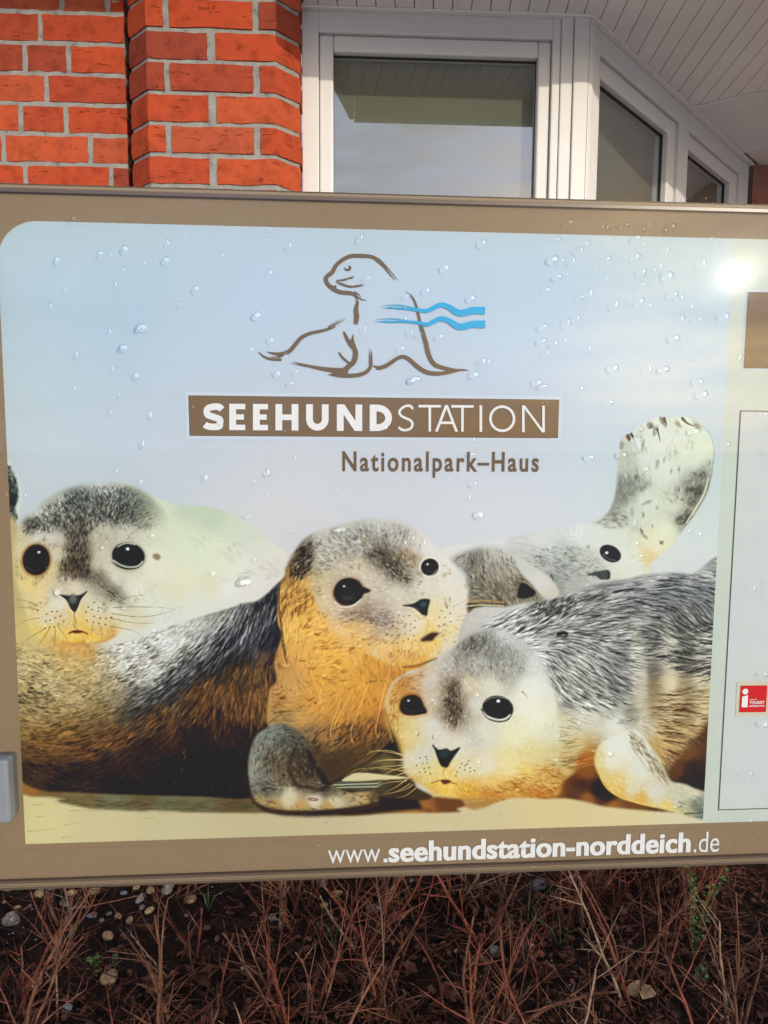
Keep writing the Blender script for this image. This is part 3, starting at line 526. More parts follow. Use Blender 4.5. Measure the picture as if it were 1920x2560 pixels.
for q in ((450, 1275), (492, 1273), (405, 1297), (525, 1312), (478, 1328), (435, 1348), (398, 1358), (552, 1357), (505, 1382), (432, 1410), (392, 1418), (470, 1408), (330, 1262), (350, 1200), (795, 1258), (852, 1240), (850, 1270), (745, 1278), (815, 1315), (755, 1352), (808, 1365), (868, 1330), (912, 1385), (857, 1378), (765, 1235), (815, 1195), (915, 1335), (965, 1325), (900, 1215), (960, 1180)):
    lay(ell(*zA([q])[0][:2], 2.0, 1.9, 0, .9) * .8, (50, 42, 34))
for p in ([(330, 1225), (220, 1180), (120, 1170)], [(340, 1330), (230, 1350), (130, 1400)], [(390, 1420), (260, 1500), (150, 1590)], [(430, 1420), (340, 1560), (240, 1700)], [(500, 1400), (560, 1480), (600, 1560)], [(980, 1240), (1200, 1232), (1500, 1246)], [(970, 1290), (1200, 1320), (1420, 1290), (1560, 1220)], [(950, 1330), (1150, 1370), (1330, 1375)], [(1020, 1190), (1150, 1140), (1280, 1136)], [(960, 1400), (1150, 1440), (1250, 1500)], [(870, 1400), (880, 1500), (850, 1560)], [(800, 1390), (790, 1500)], [(330, 1260), (240, 1240), (130, 1240)], [(480, 1420), (470, 1560), (420, 1720)]):
    line(zA(p), 1.9, (96, 84, 58), .7)

# ---- sand and shade on it
sand = field(zE([(300, 1100, 202, 194, 146), (600, 1120, 196, 188, 146), (1000, 1150, 192, 184, 146), (1500, 1130, 190, 180, 144)]) + zH([(-200, 1760, 198, 188, 150), (200, 1750, 206, 192, 146), (700, 1790, 208, 196, 152), (1150, 1830, 206, 200, 170)]), 60)
lay(poly([(-20, 1950), (400, 1960), (900, 1985), (1400, 1970), (1800, 2010), (1800, 2160), (-20, 2160)], 1.5, False), sand)
for p in ([(390, 1130), (480, 1112)], [(430, 1040), (560, 1036)], [(170, 1165), (360, 1150)], [(380, 1205), (470, 1195)], [(200, 1005), (270, 1000)], [(880, 1085), (950, 1080)], [(220, 1078), (290, 1072)]): line(zE(p), 4, (168, 158, 88), .5)
lay(poly(zE([(100, 850), (160, 945), (300, 955), (405, 968), (360, 985), (450, 1005), (560, 1025), (720, 1036), (1000, 1040), (1130, 1048), (1400, 1052), (1700, 1052), (2000, 1050), (2300, 1052), (2300, 860)]), 1.6), field(zE([(170, 905, 150, 105, 55), (300, 945, 120, 95, 55), (500, 960, 120, 104, 66), (450, 1000, 118, 108, 70), (700, 1000, 116, 114, 84), (1000, 1000, 112, 112, 84), (900, 950, 112, 95, 60), (1200, 1010, 110, 106, 76), (1450, 980, 104, 84, 54), (1600, 1030, 116, 96, 62), (1900, 1040, 150, 112, 60), (2200, 1000, 130, 96, 52)]), 12))
hair(poly(zE([(360, 950), (1500, 970), (2200, 980), (2200, 1050), (700, 1035), (420, 1000)]), 5), 500, 46, 3, (80, 74, 50), .35, angles(zE([(300, 1000, 2), (2000, 1000, -2)])), seed=21)
lay(poly(zG([(-200, 1500), (0, 1560), (300, 1570), (500, 1560), (900, 1580), (1100, 1560), (1100, 1585), (900, 1612), (700, 1662), (720, 1690), (400, 1700), (0, 1705), (-300, 1710)]), 1.8), field(zG([(0, 1580, 96, 76, 48), (100, 1650, 160, 112, 60), (400, 1640, 150, 98, 48), (600, 1600, 104, 66, 34), (900, 1595, 96, 54, 22), (300, 1690, 172, 128, 72)]), 10))
# ---- seal B body, from the left margin to the middle
mB = poly(zE([(-60, 420), (-60, 40), (130, 0), (240, 40), (420, 20), (560, 10), (700, 20), (860, -10), (1000, -70)]) + zB([(620, 1245), (700, 1210), (830, 1190), (930, 1120), (1000, 1050), (1060, 1000), (1110, 980), (1200, 1300), (1240, 1650)]) + zE([(1700, 300), (1640, 560), (1540, 700), (1560, 945), (1200, 950), (800, 942), (500, 930), (300, 922), (200, 898), (100, 850), (-60, 800)]), 2)
mB = mB * np.clip((YY - 1578 + np.maximum(0, XX - 240) * .62) / 75, 0, 1) ** .8
lay(mB, field(zE([(110, 60, 196, 180, 125), (150, 150, 202, 190, 140), (300, 100, 206, 185, 128), (150, 300, 190, 175, 120), (300, 250, 190, 180, 136), (380, 80, 206, 156, 78), (450, 150, 196, 160, 92), (540, 90, 192, 142, 72), (500, 220, 180, 152, 98), (500, 300, 172, 150, 104), (620, 180, 190, 180, 150), (650, 110, 200, 196, 178), (640, 40, 206, 208, 200), (700, 60, 205, 209, 203), (850, 60, 203, 208, 204), (800, 150, 186, 190, 186),
  (900, 210, 168, 172, 166), (1000, 80, 190, 196, 195), (1000, 0, 200, 205, 204), (1100, -20, 186, 190, 190), (1050, 250, 104, 106, 102), (1180, 80, 116, 120, 122), (1100, 160, 130, 134, 133), (1200, 0, 128, 130, 132), (1300, 60, 52, 54, 60), (1400, -30, 28, 29, 38), (1500, -100, 28, 29, 38), (1600, 20, 28, 30, 44), (1600, -200, 40, 42, 48), (1590, 110, 92, 72, 54), (1500, 120, 56, 46, 36), (1240, 200, 60, 50, 40), (1200, 350, 84, 57, 35), (1350, 350, 98, 70, 42), (1300, 450, 74, 50, 32), (1450, 400, 94, 67, 40), (1600, 350, 122, 88, 52), (1550, 230, 96, 74, 48), (1400, 230, 62, 48, 34),
  (700, 350, 140, 130, 104), (850, 330, 118, 117, 102), (720, 250, 160, 155, 132), (600, 420, 150, 125, 76), (300, 450, 160, 130, 75), (180, 400, 166, 146, 90), (150, 520, 150, 120, 65), (400, 550, 148, 112, 60), (600, 530, 112, 86, 55), (800, 450, 84, 74, 54), (900, 500, 74, 57, 39), (1000, 550, 70, 48, 32), (1200, 600, 44, 33, 25), (700, 620, 95, 65, 40), (500, 680, 105, 72, 42), (300, 620, 132, 96, 50), (200, 700, 108, 78, 44), (160, 780, 58, 46, 34), (300, 800, 70, 50, 35), (500, 800, 50, 38, 30),
  (350, 880, 38, 30, 26), (700, 750, 55, 40, 30), (900, 700, 48, 34, 26), (700, 880, 24, 20, 20), (1000, 850, 18, 15, 14), (1200, 800, 20, 17, 14), (1400, 750, 25, 20, 16), (1400, 900, 12, 10, 8), (1500, 600, 44, 32, 22), (1400, 560, 58, 40, 26)]), 12))
aB = angles(zE([(150, 150, 20), (250, 250, 8), (150, 400, 10), (400, 300, 5), (400, 150, -20), (700, 100, -20), (800, 300, -25), (1100, 200, -40), (1300, 100, -52), (1450, 50, -62), (1500, 180, -75), (1600, 300, -86), (600, 500, -20), (400, 600, -15), (200, 620, 5), (300, 680, -8), (900, 550, -40), (1100, 500, -55), (1300, 450, -75), (1450, 500, -88), (700, 700, -35), (500, 750, -15), (200, 800, 25), (350, 850, 12), (1000, 80, -25), (900, 10, -25), (1300, -60, -45), (1550, -100, -70), (1000, 800, -30), (1300, 700, -75)]), 24)
lay(mB * poly([(262, 1600), (330, 1560), (420, 1545), (560, 1515), (640, 1490), (600, 1560), (520, 1630), (440, 1690), (360, 1715), (290, 1690)], 16) * .8, (208, 211, 205))
lay(mB * poly([(10, 1600), (150, 1610), (260, 1620), (300, 1690), (270, 1760), (140, 1800), (10, 1780)], 20) * .55, (200, 184, 132))
lay(mB * poly([(700, 1440), (712, 1560), (650, 1625), (520, 1700), (420, 1765), (330, 1800), (310, 1790), (400, 1715), (500, 1640), (600, 1545)], 11) * .62, (34, 34, 36))
lit = np.clip((art.mean(2) - 40) / 110, 0, 1); mBl = mB * np.clip(lit * 1.3, 0, 1) * (1 - .65 * np.clip(1 - np.hypot((XX - 150) / 190, (YY - 1610) / 95), 0, 1))
lay(mB * mott(1.6, 22, .40, .75) * .22, art * .35)
lum = blur(art.mean(2), 6); pale = mB * np.clip((lum - 105) / 55, 0, 1); mid_ = np.clip(mBl - pale, 0, 1)
fade = 1 - .6 * np.clip(1 - np.hypot((XX - 150) / 210, (YY - 1620) / 110), 0, 1)
hair(pale * fade, 1900, 17, 1.7, (84, 68, 46), .55, aB, seed=23, jit=.14, wav=.2)
hair(pale * fade * mott(10, 230, .46, .62), 900, 20, 2.2, (52, 42, 30), .55, aB, seed=231, jit=.12, wav=.2)
hair(pale, 1500, 18, 1.8, art * 1.1 + 26, .45, aB, seed=232, jit=.14, wav=.15)
hair(mid_, 1000, 28, 2.2, art * .25, .55, aB, seed=233, jit=.10, wav=.14)
hair(mB * np.clip(1 - pale, 0, 1), 1300, 30, 1.9, art * 1.5 + 16, .42, aB, seed=24, jit=.1, wav=.1)
art_light = mB * poly(zB([(0, 1280), (600, 1240), (640, 1330), (420, 1500), (200, 1659), (0, 1659)]), 20); lay(art_light * .45, (206, 209, 205))
mdk = mB * poly(zE([(800, 480), (1050, 320), (1300, 140), (1400, 20), (1659, -250), (1700, 500), (1500, 640), (1250, 560), (900, 660), (500, 860), (200, 820), (200, 640)]), 10)
hair(mdk, 650, 36, 2.4, art * .25, .6, aB, seed=25, jit=.1, wav=.1)
hair(mdk * poly(zE([(1000, 250), (1300, 200), (1659, 120), (1700, 560), (1400, 580), (1050, 560), (600, 720), (250, 680), (500, 520)]), 12), 520, 34, 2.4, (170, 118, 62), .42, aB, seed=26, jit=.12, wav=.15)
hair(mdk * poly(zE([(1000, 140), (1200, 0), (1400, -120), (1640, -260), (1659, 60), (1400, 130), (1150, 220)]), 26), 620, 32, 1.7, (126, 128, 134), .34, aB, seed=27, jit=.1)
hair(mB * poly(zE([(100, 840), (1500, 760), (1560, 950), (100, 930)]), 10), 500, 26, 2.2, (70, 50, 34), .4, aB, seed=28)
hair(mB * poly(zE([(650, 150), (900, -30), (1150, -90), (1250, 20), (1000, 200), (800, 320), (680, 260)]), 20), 620, 24, 2.2, (222, 226, 220), .4, aB, seed=29)
for p in ([(1120, 690), (1128, 660)], [(1128, 720), (1134, 690)], [(1108, 800), (1112, 775)], [(1310, 600), (1315, 570)]): line(zE(p), 3, (150, 100, 56), .6, True, 1.2)

lay(poly(zF([(250, 700), (900, 500), (1300, 600), (1500, 1250), (1500, 1300), (300, 1310)]), 3), (44, 34, 24))
# ---- seal B neck and chest, then its head
mN = poly(zC([(230, 480), (110, 560), (62, 660), (45, 860), (52, 960), (80, 1050), (20, 1250), (40, 1400), (-20, 1500)]) + zF([(330, 640), (420, 680), (560, 760), (640, 860), (760, 1010), (830, 1100), (950, 1010), (1120, 920), (1260, 790), (1290, 760), (1240, 500), (1290, 330), (1420, 240)]) + zC([(1250, 1255), (1300, 900), (900, 500)]), 2)
lay(mN, field(zC([(170, 450, 112, 97, 66), (280, 450, 160, 150, 126), (150, 560, 152, 116, 64), (250, 650, 206, 166, 90), (150, 750, 216, 176, 90), (250, 850, 216, 173, 84), (400, 950, 222, 178, 96), (150, 1000, 221, 180, 92), (600, 1000, 220, 182, 112), (700, 1150, 216, 172, 90), (400, 1150, 217, 170, 80), (200, 1200, 212, 166, 84), (110, 1250, 180, 135, 75), (500, 1300, 213, 166, 74), (800, 1260, 200, 146, 58), (1000, 1262, 206, 156, 66), (1150, 1275, 192, 138, 56),
  (400, 1450, 206, 156, 65), (700, 1500, 200, 146, 54), (150, 1500, 190, 146, 82), (900, 1400, 188, 134, 54), (300, 1600, 190, 140, 64)]) + zF([(700, 500, 202, 148, 65), (900, 600, 186, 132, 57), (1100, 500, 192, 133, 50), (1000, 750, 130, 85, 44), (1150, 700, 152, 97, 45), (800, 750, 140, 100, 60), (600, 600, 186, 142, 80), (500, 500, 186, 140, 75), (950, 900, 56, 40, 26), (1050, 850, 76, 50, 30), (1200, 800, 74, 56, 36), (800, 1000, 42, 32, 24), (700, 900, 60, 45, 32), (450, 350, 182, 142, 82), (1300, 260, 178, 120, 54), (1240, 420, 196, 140, 62), (1220, 620, 150, 96, 44), (620, 720, 120, 100, 70), (480, 600, 150, 125, 80)]), 10))
aN = angles(zC([(150, 600, -60), (120, 900, -85), (300, 750, -55), (400, 950, -30), (200, 1200, -85), (450, 1150, -20), (500, 1400, 10), (700, 1300, 60), (900, 1300, 70), (300, 1500, 60)]) + zF([(600, 500, -35), (900, 500, -60), (800, 650, -45), (1100, 550, -70), (1000, 750, -50), (500, 600, 20), (1200, 400, -75)]), 22)
hair(mN, 1300, 20, 2.4, art * .55, .42, aN, seed=51, jit=.22); hair(mN, 1500, 20, 2.0, art * 1.15 + 14, .4, aN, seed=52, jit=.2)
hair(mN * poly(zF([(600, 720), (900, 640), (1150, 620), (1290, 740), (1100, 950), (820, 1120), (640, 880)]), 8), 420, 24, 2.8, (40, 26, 16), .6, aN, seed=53, jit=.2)
hair(mN * poly(zC([(60, 520), (220, 520), (330, 700), (300, 900), (120, 960), (40, 1300), (130, 1659), (-20, 1659), (0, 800)]), 6), 230, 22, 2.8, (96, 48, 18), .55, aN, seed=54, jit=.2)
lay(mN * .16, (224, 188, 116))
for cx, cy, L in ((330, 740, 26), (215, 770, 22), (265, 985, 40), (430, 945, 34), (300, 920, 30), (440, 1110, 60), (410, 1150, 50), (640, 1160, 36), (510, 1260, 50), (310, 1320, 44), (430, 1390, 70), (300, 1560, 50), (830, 1190, 36), (560, 1340, 40), (190, 860, 24), (380, 870, 30), (350, 1040, 24), (720, 960, 50), (240, 1240, 30)):
    for k in range(6):
        u, v = cx + rng.uniform(-L, L) * .7, cy + rng.uniform(-16, 16); q = rng.uniform(10, 22)
        line(zC([(u, v), (u + q, v - q * rng.uniform(.1, .5)), (u + 2 * q, v - q * rng.uniform(.2, 1))]), rng.uniform(2.2, 3.6), (140, 74, 26), .55, True, 1.2)
for p in ([(20, 1000), (70, 1060), (95, 1180), (120, 1270)], [(60, 660), (58, 860), (85, 1040), (110, 1200)]): line(zC(p), 3.5, (60, 40, 24), .6, False)
for p in ([(1240, 300), (1200, 520), (1165, 690), (1190, 750)], [(1110, 330), (1040, 520), (975, 700), (990, 790)], [(920, 360), (870, 540), (830, 640), (815, 740)], [(1280, 180), (1250, 330), (1195, 530)], [(760, 340), (735, 430), (760, 540)], [(965, 430), (890, 560), (840, 680)]): line(zF(p), 2.0, (236, 190, 104), .65, False)
mBh = poly(zC([(105, 540), (150, 430), (200, 350), (260, 280), (350, 225), (470, 188), (600, 150), (750, 122), (870, 116), (1000, 140), (1120, 190), (1230, 262), (1330, 352), (1400, 432), (1480, 525), (1540, 622), (1562, 700), (1555, 820), (1562, 920), (1540, 1010), (1480, 1095), (1400, 1165), (1310, 1225), (1200, 1270), (1000, 1290), (850, 1240), (700, 1160), (560, 1060), (430, 980), (380, 860), (330, 740), (250, 640), (160, 600)]), 3.4)
lay(mBh, field(zC([(600, 200, 186, 186, 176), (870, 150, 192, 192, 184), (400, 300, 190, 190, 180), (400, 400, 196, 195, 182), (250, 340, 104, 98, 88), (170, 450, 110, 95, 65), (280, 450, 158, 150, 128), (220, 520, 132, 112, 76), (150, 560, 152, 116, 64), (450, 470, 190, 186, 168), (700, 350, 176, 173, 159), (700, 260, 168, 168, 158), (1000, 250, 184, 182, 172), (900, 450, 112, 105, 90), (850, 400, 110, 100, 84), (780, 420, 140, 130, 114), (1000, 540, 126, 118, 102), (960, 480, 98, 90, 76), (1050, 600, 152, 145, 128), (700, 500, 202, 192, 166), (1100, 420, 164, 142, 110),
  (1150, 330, 206, 203, 196), (1250, 350, 214, 210, 206), (1200, 650, 206, 204, 190), (1400, 600, 212, 209, 198), (1380, 480, 214, 211, 204), (1000, 700, 202, 197, 182), (850, 690, 190, 182, 164), (800, 600, 196, 188, 168), (900, 880, 168, 158, 142), (750, 870, 152, 137, 116), (600, 880, 172, 152, 122), (500, 850, 196, 176, 148), (480, 620, 180, 165, 135), (400, 600, 194, 180, 140), (430, 740, 200, 184, 150), (250, 640, 206, 165, 90), (400, 950, 220, 176, 96), (600, 1000, 218, 180, 112), (750, 980, 206, 172, 116), (1000, 1000, 196, 181, 150), (1100, 950, 212, 203, 180),
  (1200, 960, 216, 208, 185), (1350, 950, 216, 205, 168), (1450, 900, 213, 206, 182), (1500, 750, 212, 208, 194), (1450, 1020, 220, 198, 136), (1300, 1110, 224, 188, 100), (1100, 1130, 222, 188, 112), (900, 1130, 216, 182, 116), (700, 1100, 217, 176, 94), (1250, 980, 220, 184, 92), (1290, 920, 216, 200, 150), (1000, 1220, 208, 162, 78), (1150, 1230, 206, 158, 74), (850, 1000, 180, 160, 130), (880, 930, 150, 138, 124), (1000, 860, 196, 188, 172), (1380, 1130, 208, 200, 170), (1480, 1050, 208, 206, 190)]), 13, 2.0))
aBh = angles(zC([(400, 350, 35), (250, 350, 130), (200, 500, 120), (600, 200, 60), (870, 180, 85), (900, 450, 50), (1100, 250, 110), (600, 450, 30), (700, 700, 20), (450, 900, -20), (700, 1000, -20), (1000, 1000, 10), (1200, 600, 40), (1400, 700, 60), (1000, 1200, 85), (1400, 1000, -25), (500, 560, -10)]))
hair(mBh, 3600, 12, 1.9, (224, 220, 206), .36, aBh, seed=61, jit=.25)
hair(mBh * poly(zC([(120, 540), (250, 290), (600, 160), (1000, 160), (1160, 330), (1080, 640), (860, 520), (600, 420), (380, 600)]), 9), 1900, 11, 1.9, art * .55, .36, aBh, seed=62, jit=.25)
hair(mBh * poly(zC([(110, 560), (200, 340), (320, 300), (330, 440), (260, 600), (150, 640)]), 5), 330, 16, 2.2, (46, 36, 24), .55, aBh, seed=63, jit=.25)
hair(mBh * poly(zC([(720, 390), (860, 350), (1000, 450), (1120, 620), (980, 610), (860, 470)]), 6), 300, 12, 2.2, (50, 44, 36), .5, aBh, seed=64, jit=.35)
hair(mBh * poly(zC([(500, 860), (900, 830), (1000, 960), (900, 1000), (600, 920)]), 7), 300, 12, 2.0, (96, 82, 76), .45, aBh, seed=65, jit=.3)
hair(mBh * mott(6, 66, .5, .66), 900, 11, 1.8, (112, 86, 52), .4, aBh, seed=67, jit=.3)
x, y = zC([(612, 697)])[0][:2]
lay(ell(x, y, 43, 41, 0, 6), (180, 170, 150)); lay(poly(zC([(490, 730), (500, 660), (550, 605), (620, 588), (690, 608), (730, 660), (790, 692), (735, 712), (700, 760), (620, 808), (540, 805)]), 2), (92, 54, 30)); lay(ell(x, y, 36, 33, 0, 2), (20, 22, 20)); lay(ell(x - 3, y + 7, 28, 20, 0, 8), (36, 42, 38)); lay(poly(zC([(715, 660), (785, 692), (720, 712)]), 1.4), (36, 26, 22)); line(zC([(500, 780), (560, 818), (640, 812), (710, 760)]), 3.5, (226, 216, 206), .8, False)
line(zC([(590, 660), (640, 680), (660, 720)]), 1.5, (70, 84, 78), .6)
x, y = zC([(1258, 503)])[0][:2]
lay(ell(x, y, 26, 25, 0, 3), (222, 214, 196)); lay(ell(x, y, 22.5, 21.5, -25, 1.4), (22, 26, 34)); line(zC([(1205, 560), (1262, 572), (1318, 525)]), 2, (200, 198, 186), .7, False)
lay(poly(zC([(1045, 808), (1130, 792), (1190, 758), (1258, 762), (1245, 830), (1235, 888), (1198, 882), (1170, 850), (1130, 822)]), 1.5), (30, 44, 46)); lay(ell(*zC([(1205, 800)])[0][:2], 8, 6, 0, 3), (60, 78, 80)); line(zC([(1045, 808), (1120, 820), (1165, 850), (1205, 885)]), 2.4, (14, 20, 20), .9, False)
line(zC([(1205, 885), (1240, 930), (1235, 1000), (1185, 1080)]), 2.2, (196, 176, 140), .8, False)
lay(poly(zC([(1180, 1088), (1240, 1040), (1285, 1024), (1332, 1030), (1295, 1066), (1282, 1088), (1235, 1094)]), 1.6), (58, 34, 22))
line(zC([(1310, 1232), (1240, 1258), (1150, 1290), (1050, 1300)]), 6, (96, 62, 32), .55, False, 3)
for q in ((1000, 940), (1050, 893), (1097, 890), (1103, 957), (1055, 980), (1003, 993), (960, 970), (1103, 1010), (1060, 1033), (1008, 1048), (955, 1050), (910, 1045), (1140, 985), (1140, 930), (1130, 1048), (1088, 1075), (1048, 1095), (1000, 1105), (955, 1110), (905, 1105), (1010, 890), (1335, 905), (1380, 905), (1330, 970), (1375, 960), (1352, 852), (1395, 825), (1420, 870), (1425, 940), (950, 1190), (1010, 1170), (1060, 1170)):
    lay(ell(*zC([q])[0][:2], 1.8, 1.8, 0, .9) * .75, (56, 46, 40))
for p in ([(1440, 820), (1520, 780), (1600, 740)], [(1470, 920), (1560, 935), (1640, 960)], [(1480, 900), (1560, 880), (1650, 860)], [(940, 650), (1030, 570), (1130, 540)], [(1010, 160), (1030, 230), (1030, 280)], [(1040, 1170), (1010, 1230)], [(1450, 980), (1540, 1030), (1600, 1060)], [(870, 1060), (850, 1140)], [(1110, 1100), (1140, 1190)], [(1160, 1090), (1200, 1180)], [(1300, 1110), (1340, 1190)], [(1360, 1060), (1420, 1130)]): line(zC(p), 1.6, (140, 122, 96), .6)

# ---- gap between the two front pups: hind flipper and whiskers
lay(poly(zF([(1290, 760), (1330, 860), (1380, 980), (1400, 1060), (1480, 1130), (1600, 1200), (1500, 1230), (1180, 1200), (900, 1180), (780, 1140), (900, 1040), (1100, 940), (1230, 850)]), 2), field(zF([(1290, 810, 18, 16, 14), (1200, 860, 84, 72, 44), (1150, 930, 92, 80, 50), (1250, 950, 110, 96, 62), (1000, 1000, 78, 66, 42), (1330, 1010, 74, 62, 42), (1200, 1110, 74, 66, 48), (1400, 1150, 62, 50, 34), (900, 1160, 44, 38, 30), (1300, 1180, 66, 52, 34), (1150, 1010, 64, 54, 38)]), 9))
lay(poly(zF([(905, 1082), (960, 1040), (1010, 1020), (1090, 1018), (1200, 1030), (1390, 1050), (1390, 1064), (1200, 1072), (1050, 1085)]), 1.4), (208, 200, 156))
lay(poly(zF([(830, 1130), (860, 1092), (1000, 1085), (1200, 1085), (1180, 1130), (1000, 1145)]), 1.6), (112, 112, 90))
for k in range(5): line(zF([(830 + 12 * k, 1100 + 11 * k), (960, 1096 + 11 * k), (1180, 1088 + 12 * k)]), 2.4, (188, 188, 160) if k % 2 else (54, 56, 44), .8, False)
for p in ([(1360, 880), (1200, 850), (1110, 870), (1060, 920)], [(1370, 920), (1230, 920), (1110, 960)], [(1380, 960), (1200, 975), (1000, 1000), (905, 1080)], [(1390, 1005), (1200, 985), (1050, 1010), (985, 1080)], [(1400, 1080), (1250, 1095), (1160, 1130), (1150, 1170)], [(1430, 1100), (1330, 1160), (1200, 1190)], [(1450, 1110), (1380, 1150), (1240, 1180)], [(1480, 1130), (1400, 1190), (1320, 1210)]): line(zF(p), 2.4, (196, 168, 100), .85)

# ---- fore flipper of seal B
mF = poly(zF([(215, 805), (250, 730), (300, 690), (370, 652), (450, 640), (560, 690), (640, 780), (690, 880), (740, 1000), (760, 1090), (830, 1120), (960, 1170), (1060, 1165), (1170, 1170), (1192, 1230), (1140, 1252), (1050, 1268), (900, 1290), (700, 1306), (500, 1306), (350, 1286), (250, 1242), (215, 1180), (198, 1100), (185, 1000), (192, 900)]), 1.6)
lay(poly(zF([(250, 1250), (400, 1300), (700, 1322), (950, 1305), (1190, 1245), (1150, 1285), (900, 1322), (400, 1330)]), 2.5), (60, 44, 28))
lay(mF, field(zF([(400, 700, 118, 126, 116), (330, 740, 128, 134, 122), (250, 850, 136, 141, 128), (210, 950, 150, 150, 134), (220, 1050, 142, 144, 130), (350, 900, 108, 98, 80), (450, 950, 94, 79, 58), (450, 1050, 112, 96, 70), (300, 1020, 122, 120, 104), (310, 1150, 92, 92, 82), (240, 1160, 130, 128, 110), (270, 1225, 168, 144, 96), (420, 1160, 130, 124, 104), (500, 1180, 206, 198, 166), (480, 1220, 204, 194, 160), (700, 1220, 216, 208, 180), (850, 1230, 206, 200, 170), (1000, 1200, 176, 160, 112), (1080, 1210, 188, 160, 104), (1160, 1230, 90, 72, 44), (600, 1285, 186, 150, 90), (400, 1270, 176, 142, 86),
  (800, 1285, 182, 146, 86), (550, 780, 88, 86, 74), (480, 760, 92, 92, 82), (600, 900, 70, 58, 42), (650, 1000, 58, 46, 34), (600, 1090, 92, 78, 54), (560, 1020, 74, 60, 42), (700, 1150, 96, 86, 66), (780, 1140, 60, 52, 40), (850, 1165, 120, 106, 76)]), 8))
aF = angles(zF([(400, 700, -20), (350, 900, -70), (250, 900, -80), (450, 900, -60), (550, 1000, 60), (300, 1150, 15), (600, 1100, 45), (700, 1220, 5), (550, 760, 20), (650, 900, 70)]))
hair(mF * (1 - poly(zF([(420, 1150), (900, 1190), (900, 1270), (420, 1260)]), 6)), 700, 14, 2.2, (48, 42, 34), .5, aF, seed=71, jit=.3); hair(mF, 500, 13, 2, (178, 176, 156), .35, aF, seed=72, jit=.3)
lay(ell(*zF([(685, 1222)])[0][:2], 12, 4, 5, 1.5), (110, 70, 66)); lay(ell(*zF([(685, 1222)])[0][:2], 7, 2, 5, 1), (190, 160, 150)); line(zF([(820, 1190), (850, 1240), (890, 1255)]), 2.4, (120, 100, 60), .7); line(zF([(850, 1195), (830, 1250)]), 2, (120, 100, 60), .7)
line(zF([(300, 1150), (350, 1135), (420, 1155)]), 5, (44, 42, 38), .8); line(zF([(560, 800), (500, 980), (560, 1110), (640, 1130), (760, 1150)]), 9, (46, 36, 26), .55, False, 4); line(zF([(650, 860), (720, 1000), (760, 1090)]), 12, (34, 27, 20), .6, False, 5)
for p in ([(330, 650), (450, 560), (560, 545), (640, 540)], [(380, 560), (480, 545), (600, 510)]): line(zF(p), 3, (84, 56, 30), .6, True, 1.2)

# ---- seal C: body on the right, fore flipper, then the head in front
mC = poly(zH([(-400, 500), (-60, 360), (120, 330), (260, 300), (420, 240), (600, 195), (720, 180), (850, 148), (1000, 138), (1150, 146), (1400, 140), (1400, 1720), (1230, 1620), (1050, 1545), (900, 1640), (620, 1640), (250, 1640), (-50, 1640), (-400, 1640)]), 2)
lay(mC, field(zH([(-50, 420, 196, 196, 192), (300, 330, 166, 166, 160), (100, 450, 190, 190, 185), (500, 400, 122, 124, 120), (700, 250, 132, 134, 132), (1000, 210, 74, 79, 82), (1220, 240, 58, 64, 69), (1220, 170, 156, 158, 154), (950, 165, 168, 170, 166), (1000, 320, 70, 74, 75), (1250, 350, 74, 77, 74), (800, 350, 94, 97, 96), (600, 500, 142, 144, 140), (350, 500, 136, 138, 134), (300, 620, 142, 142, 134), (800, 520, 152, 155, 147), (850, 600, 116, 121, 115), (780, 690, 192, 194, 182), (950, 500, 94, 97, 92), (1100, 450, 84, 87, 82), (1250, 500, 142, 144, 132), (1000, 610, 156, 158, 146), (1130, 600, 112, 114, 104), (1210, 600, 168, 168, 152), (1270, 700, 144, 141, 124), (980, 700, 186, 183, 165), (1110, 740, 120, 118, 102), (700, 720, 88, 90, 85), (650, 800, 110, 112, 106),
  (450, 750, 162, 162, 152), (300, 800, 166, 166, 156), (500, 900, 142, 142, 132), (700, 900, 110, 110, 103), (800, 940, 176, 171, 154), (820, 820, 184, 182, 168), (880, 800, 112, 107, 92), (900, 910, 122, 104, 76), (990, 880, 204, 194, 165), (1090, 900, 152, 143, 120), (1160, 860, 184, 176, 148), (1230, 900, 194, 184, 143), (350, 1000, 168, 168, 154), (600, 1030, 168, 171, 158), (760, 1080, 140, 140, 126), (450, 1080, 206, 206, 191), (650, 1150, 211, 213, 201), (920, 1050, 192, 166, 124), (1050, 1050, 198, 178, 132), (1200, 1050, 188, 168, 116), (840, 1150, 196, 192, 170), (1000, 1200, 192, 162, 106), (1150, 1180, 180, 150, 98), (950, 1330, 180, 148, 92), (1020, 1330, 164, 128, 78), (1220, 1250, 68, 41, 19), (1150, 1390, 68, 44, 27), (1090, 1490, 44, 34, 29), (1210, 1500, 40, 30, 24),
  (1080, 1410, 98, 64, 31), (300, 1200, 202, 197, 167), (350, 1300, 197, 182, 131), (200, 1400, 206, 182, 110), (100, 1500, 202, 152, 60), (300, 1440, 196, 168, 102), (250, 1560, 172, 112, 40), (430, 1400, 160, 98, 34), (450, 1500, 104, 62, 24), (520, 1590, 38, 24, 14), (370, 1610, 56, 33, 14), (180, 1630, 120, 72, 24), (100, 700, 200, 202, 198)]), 9))
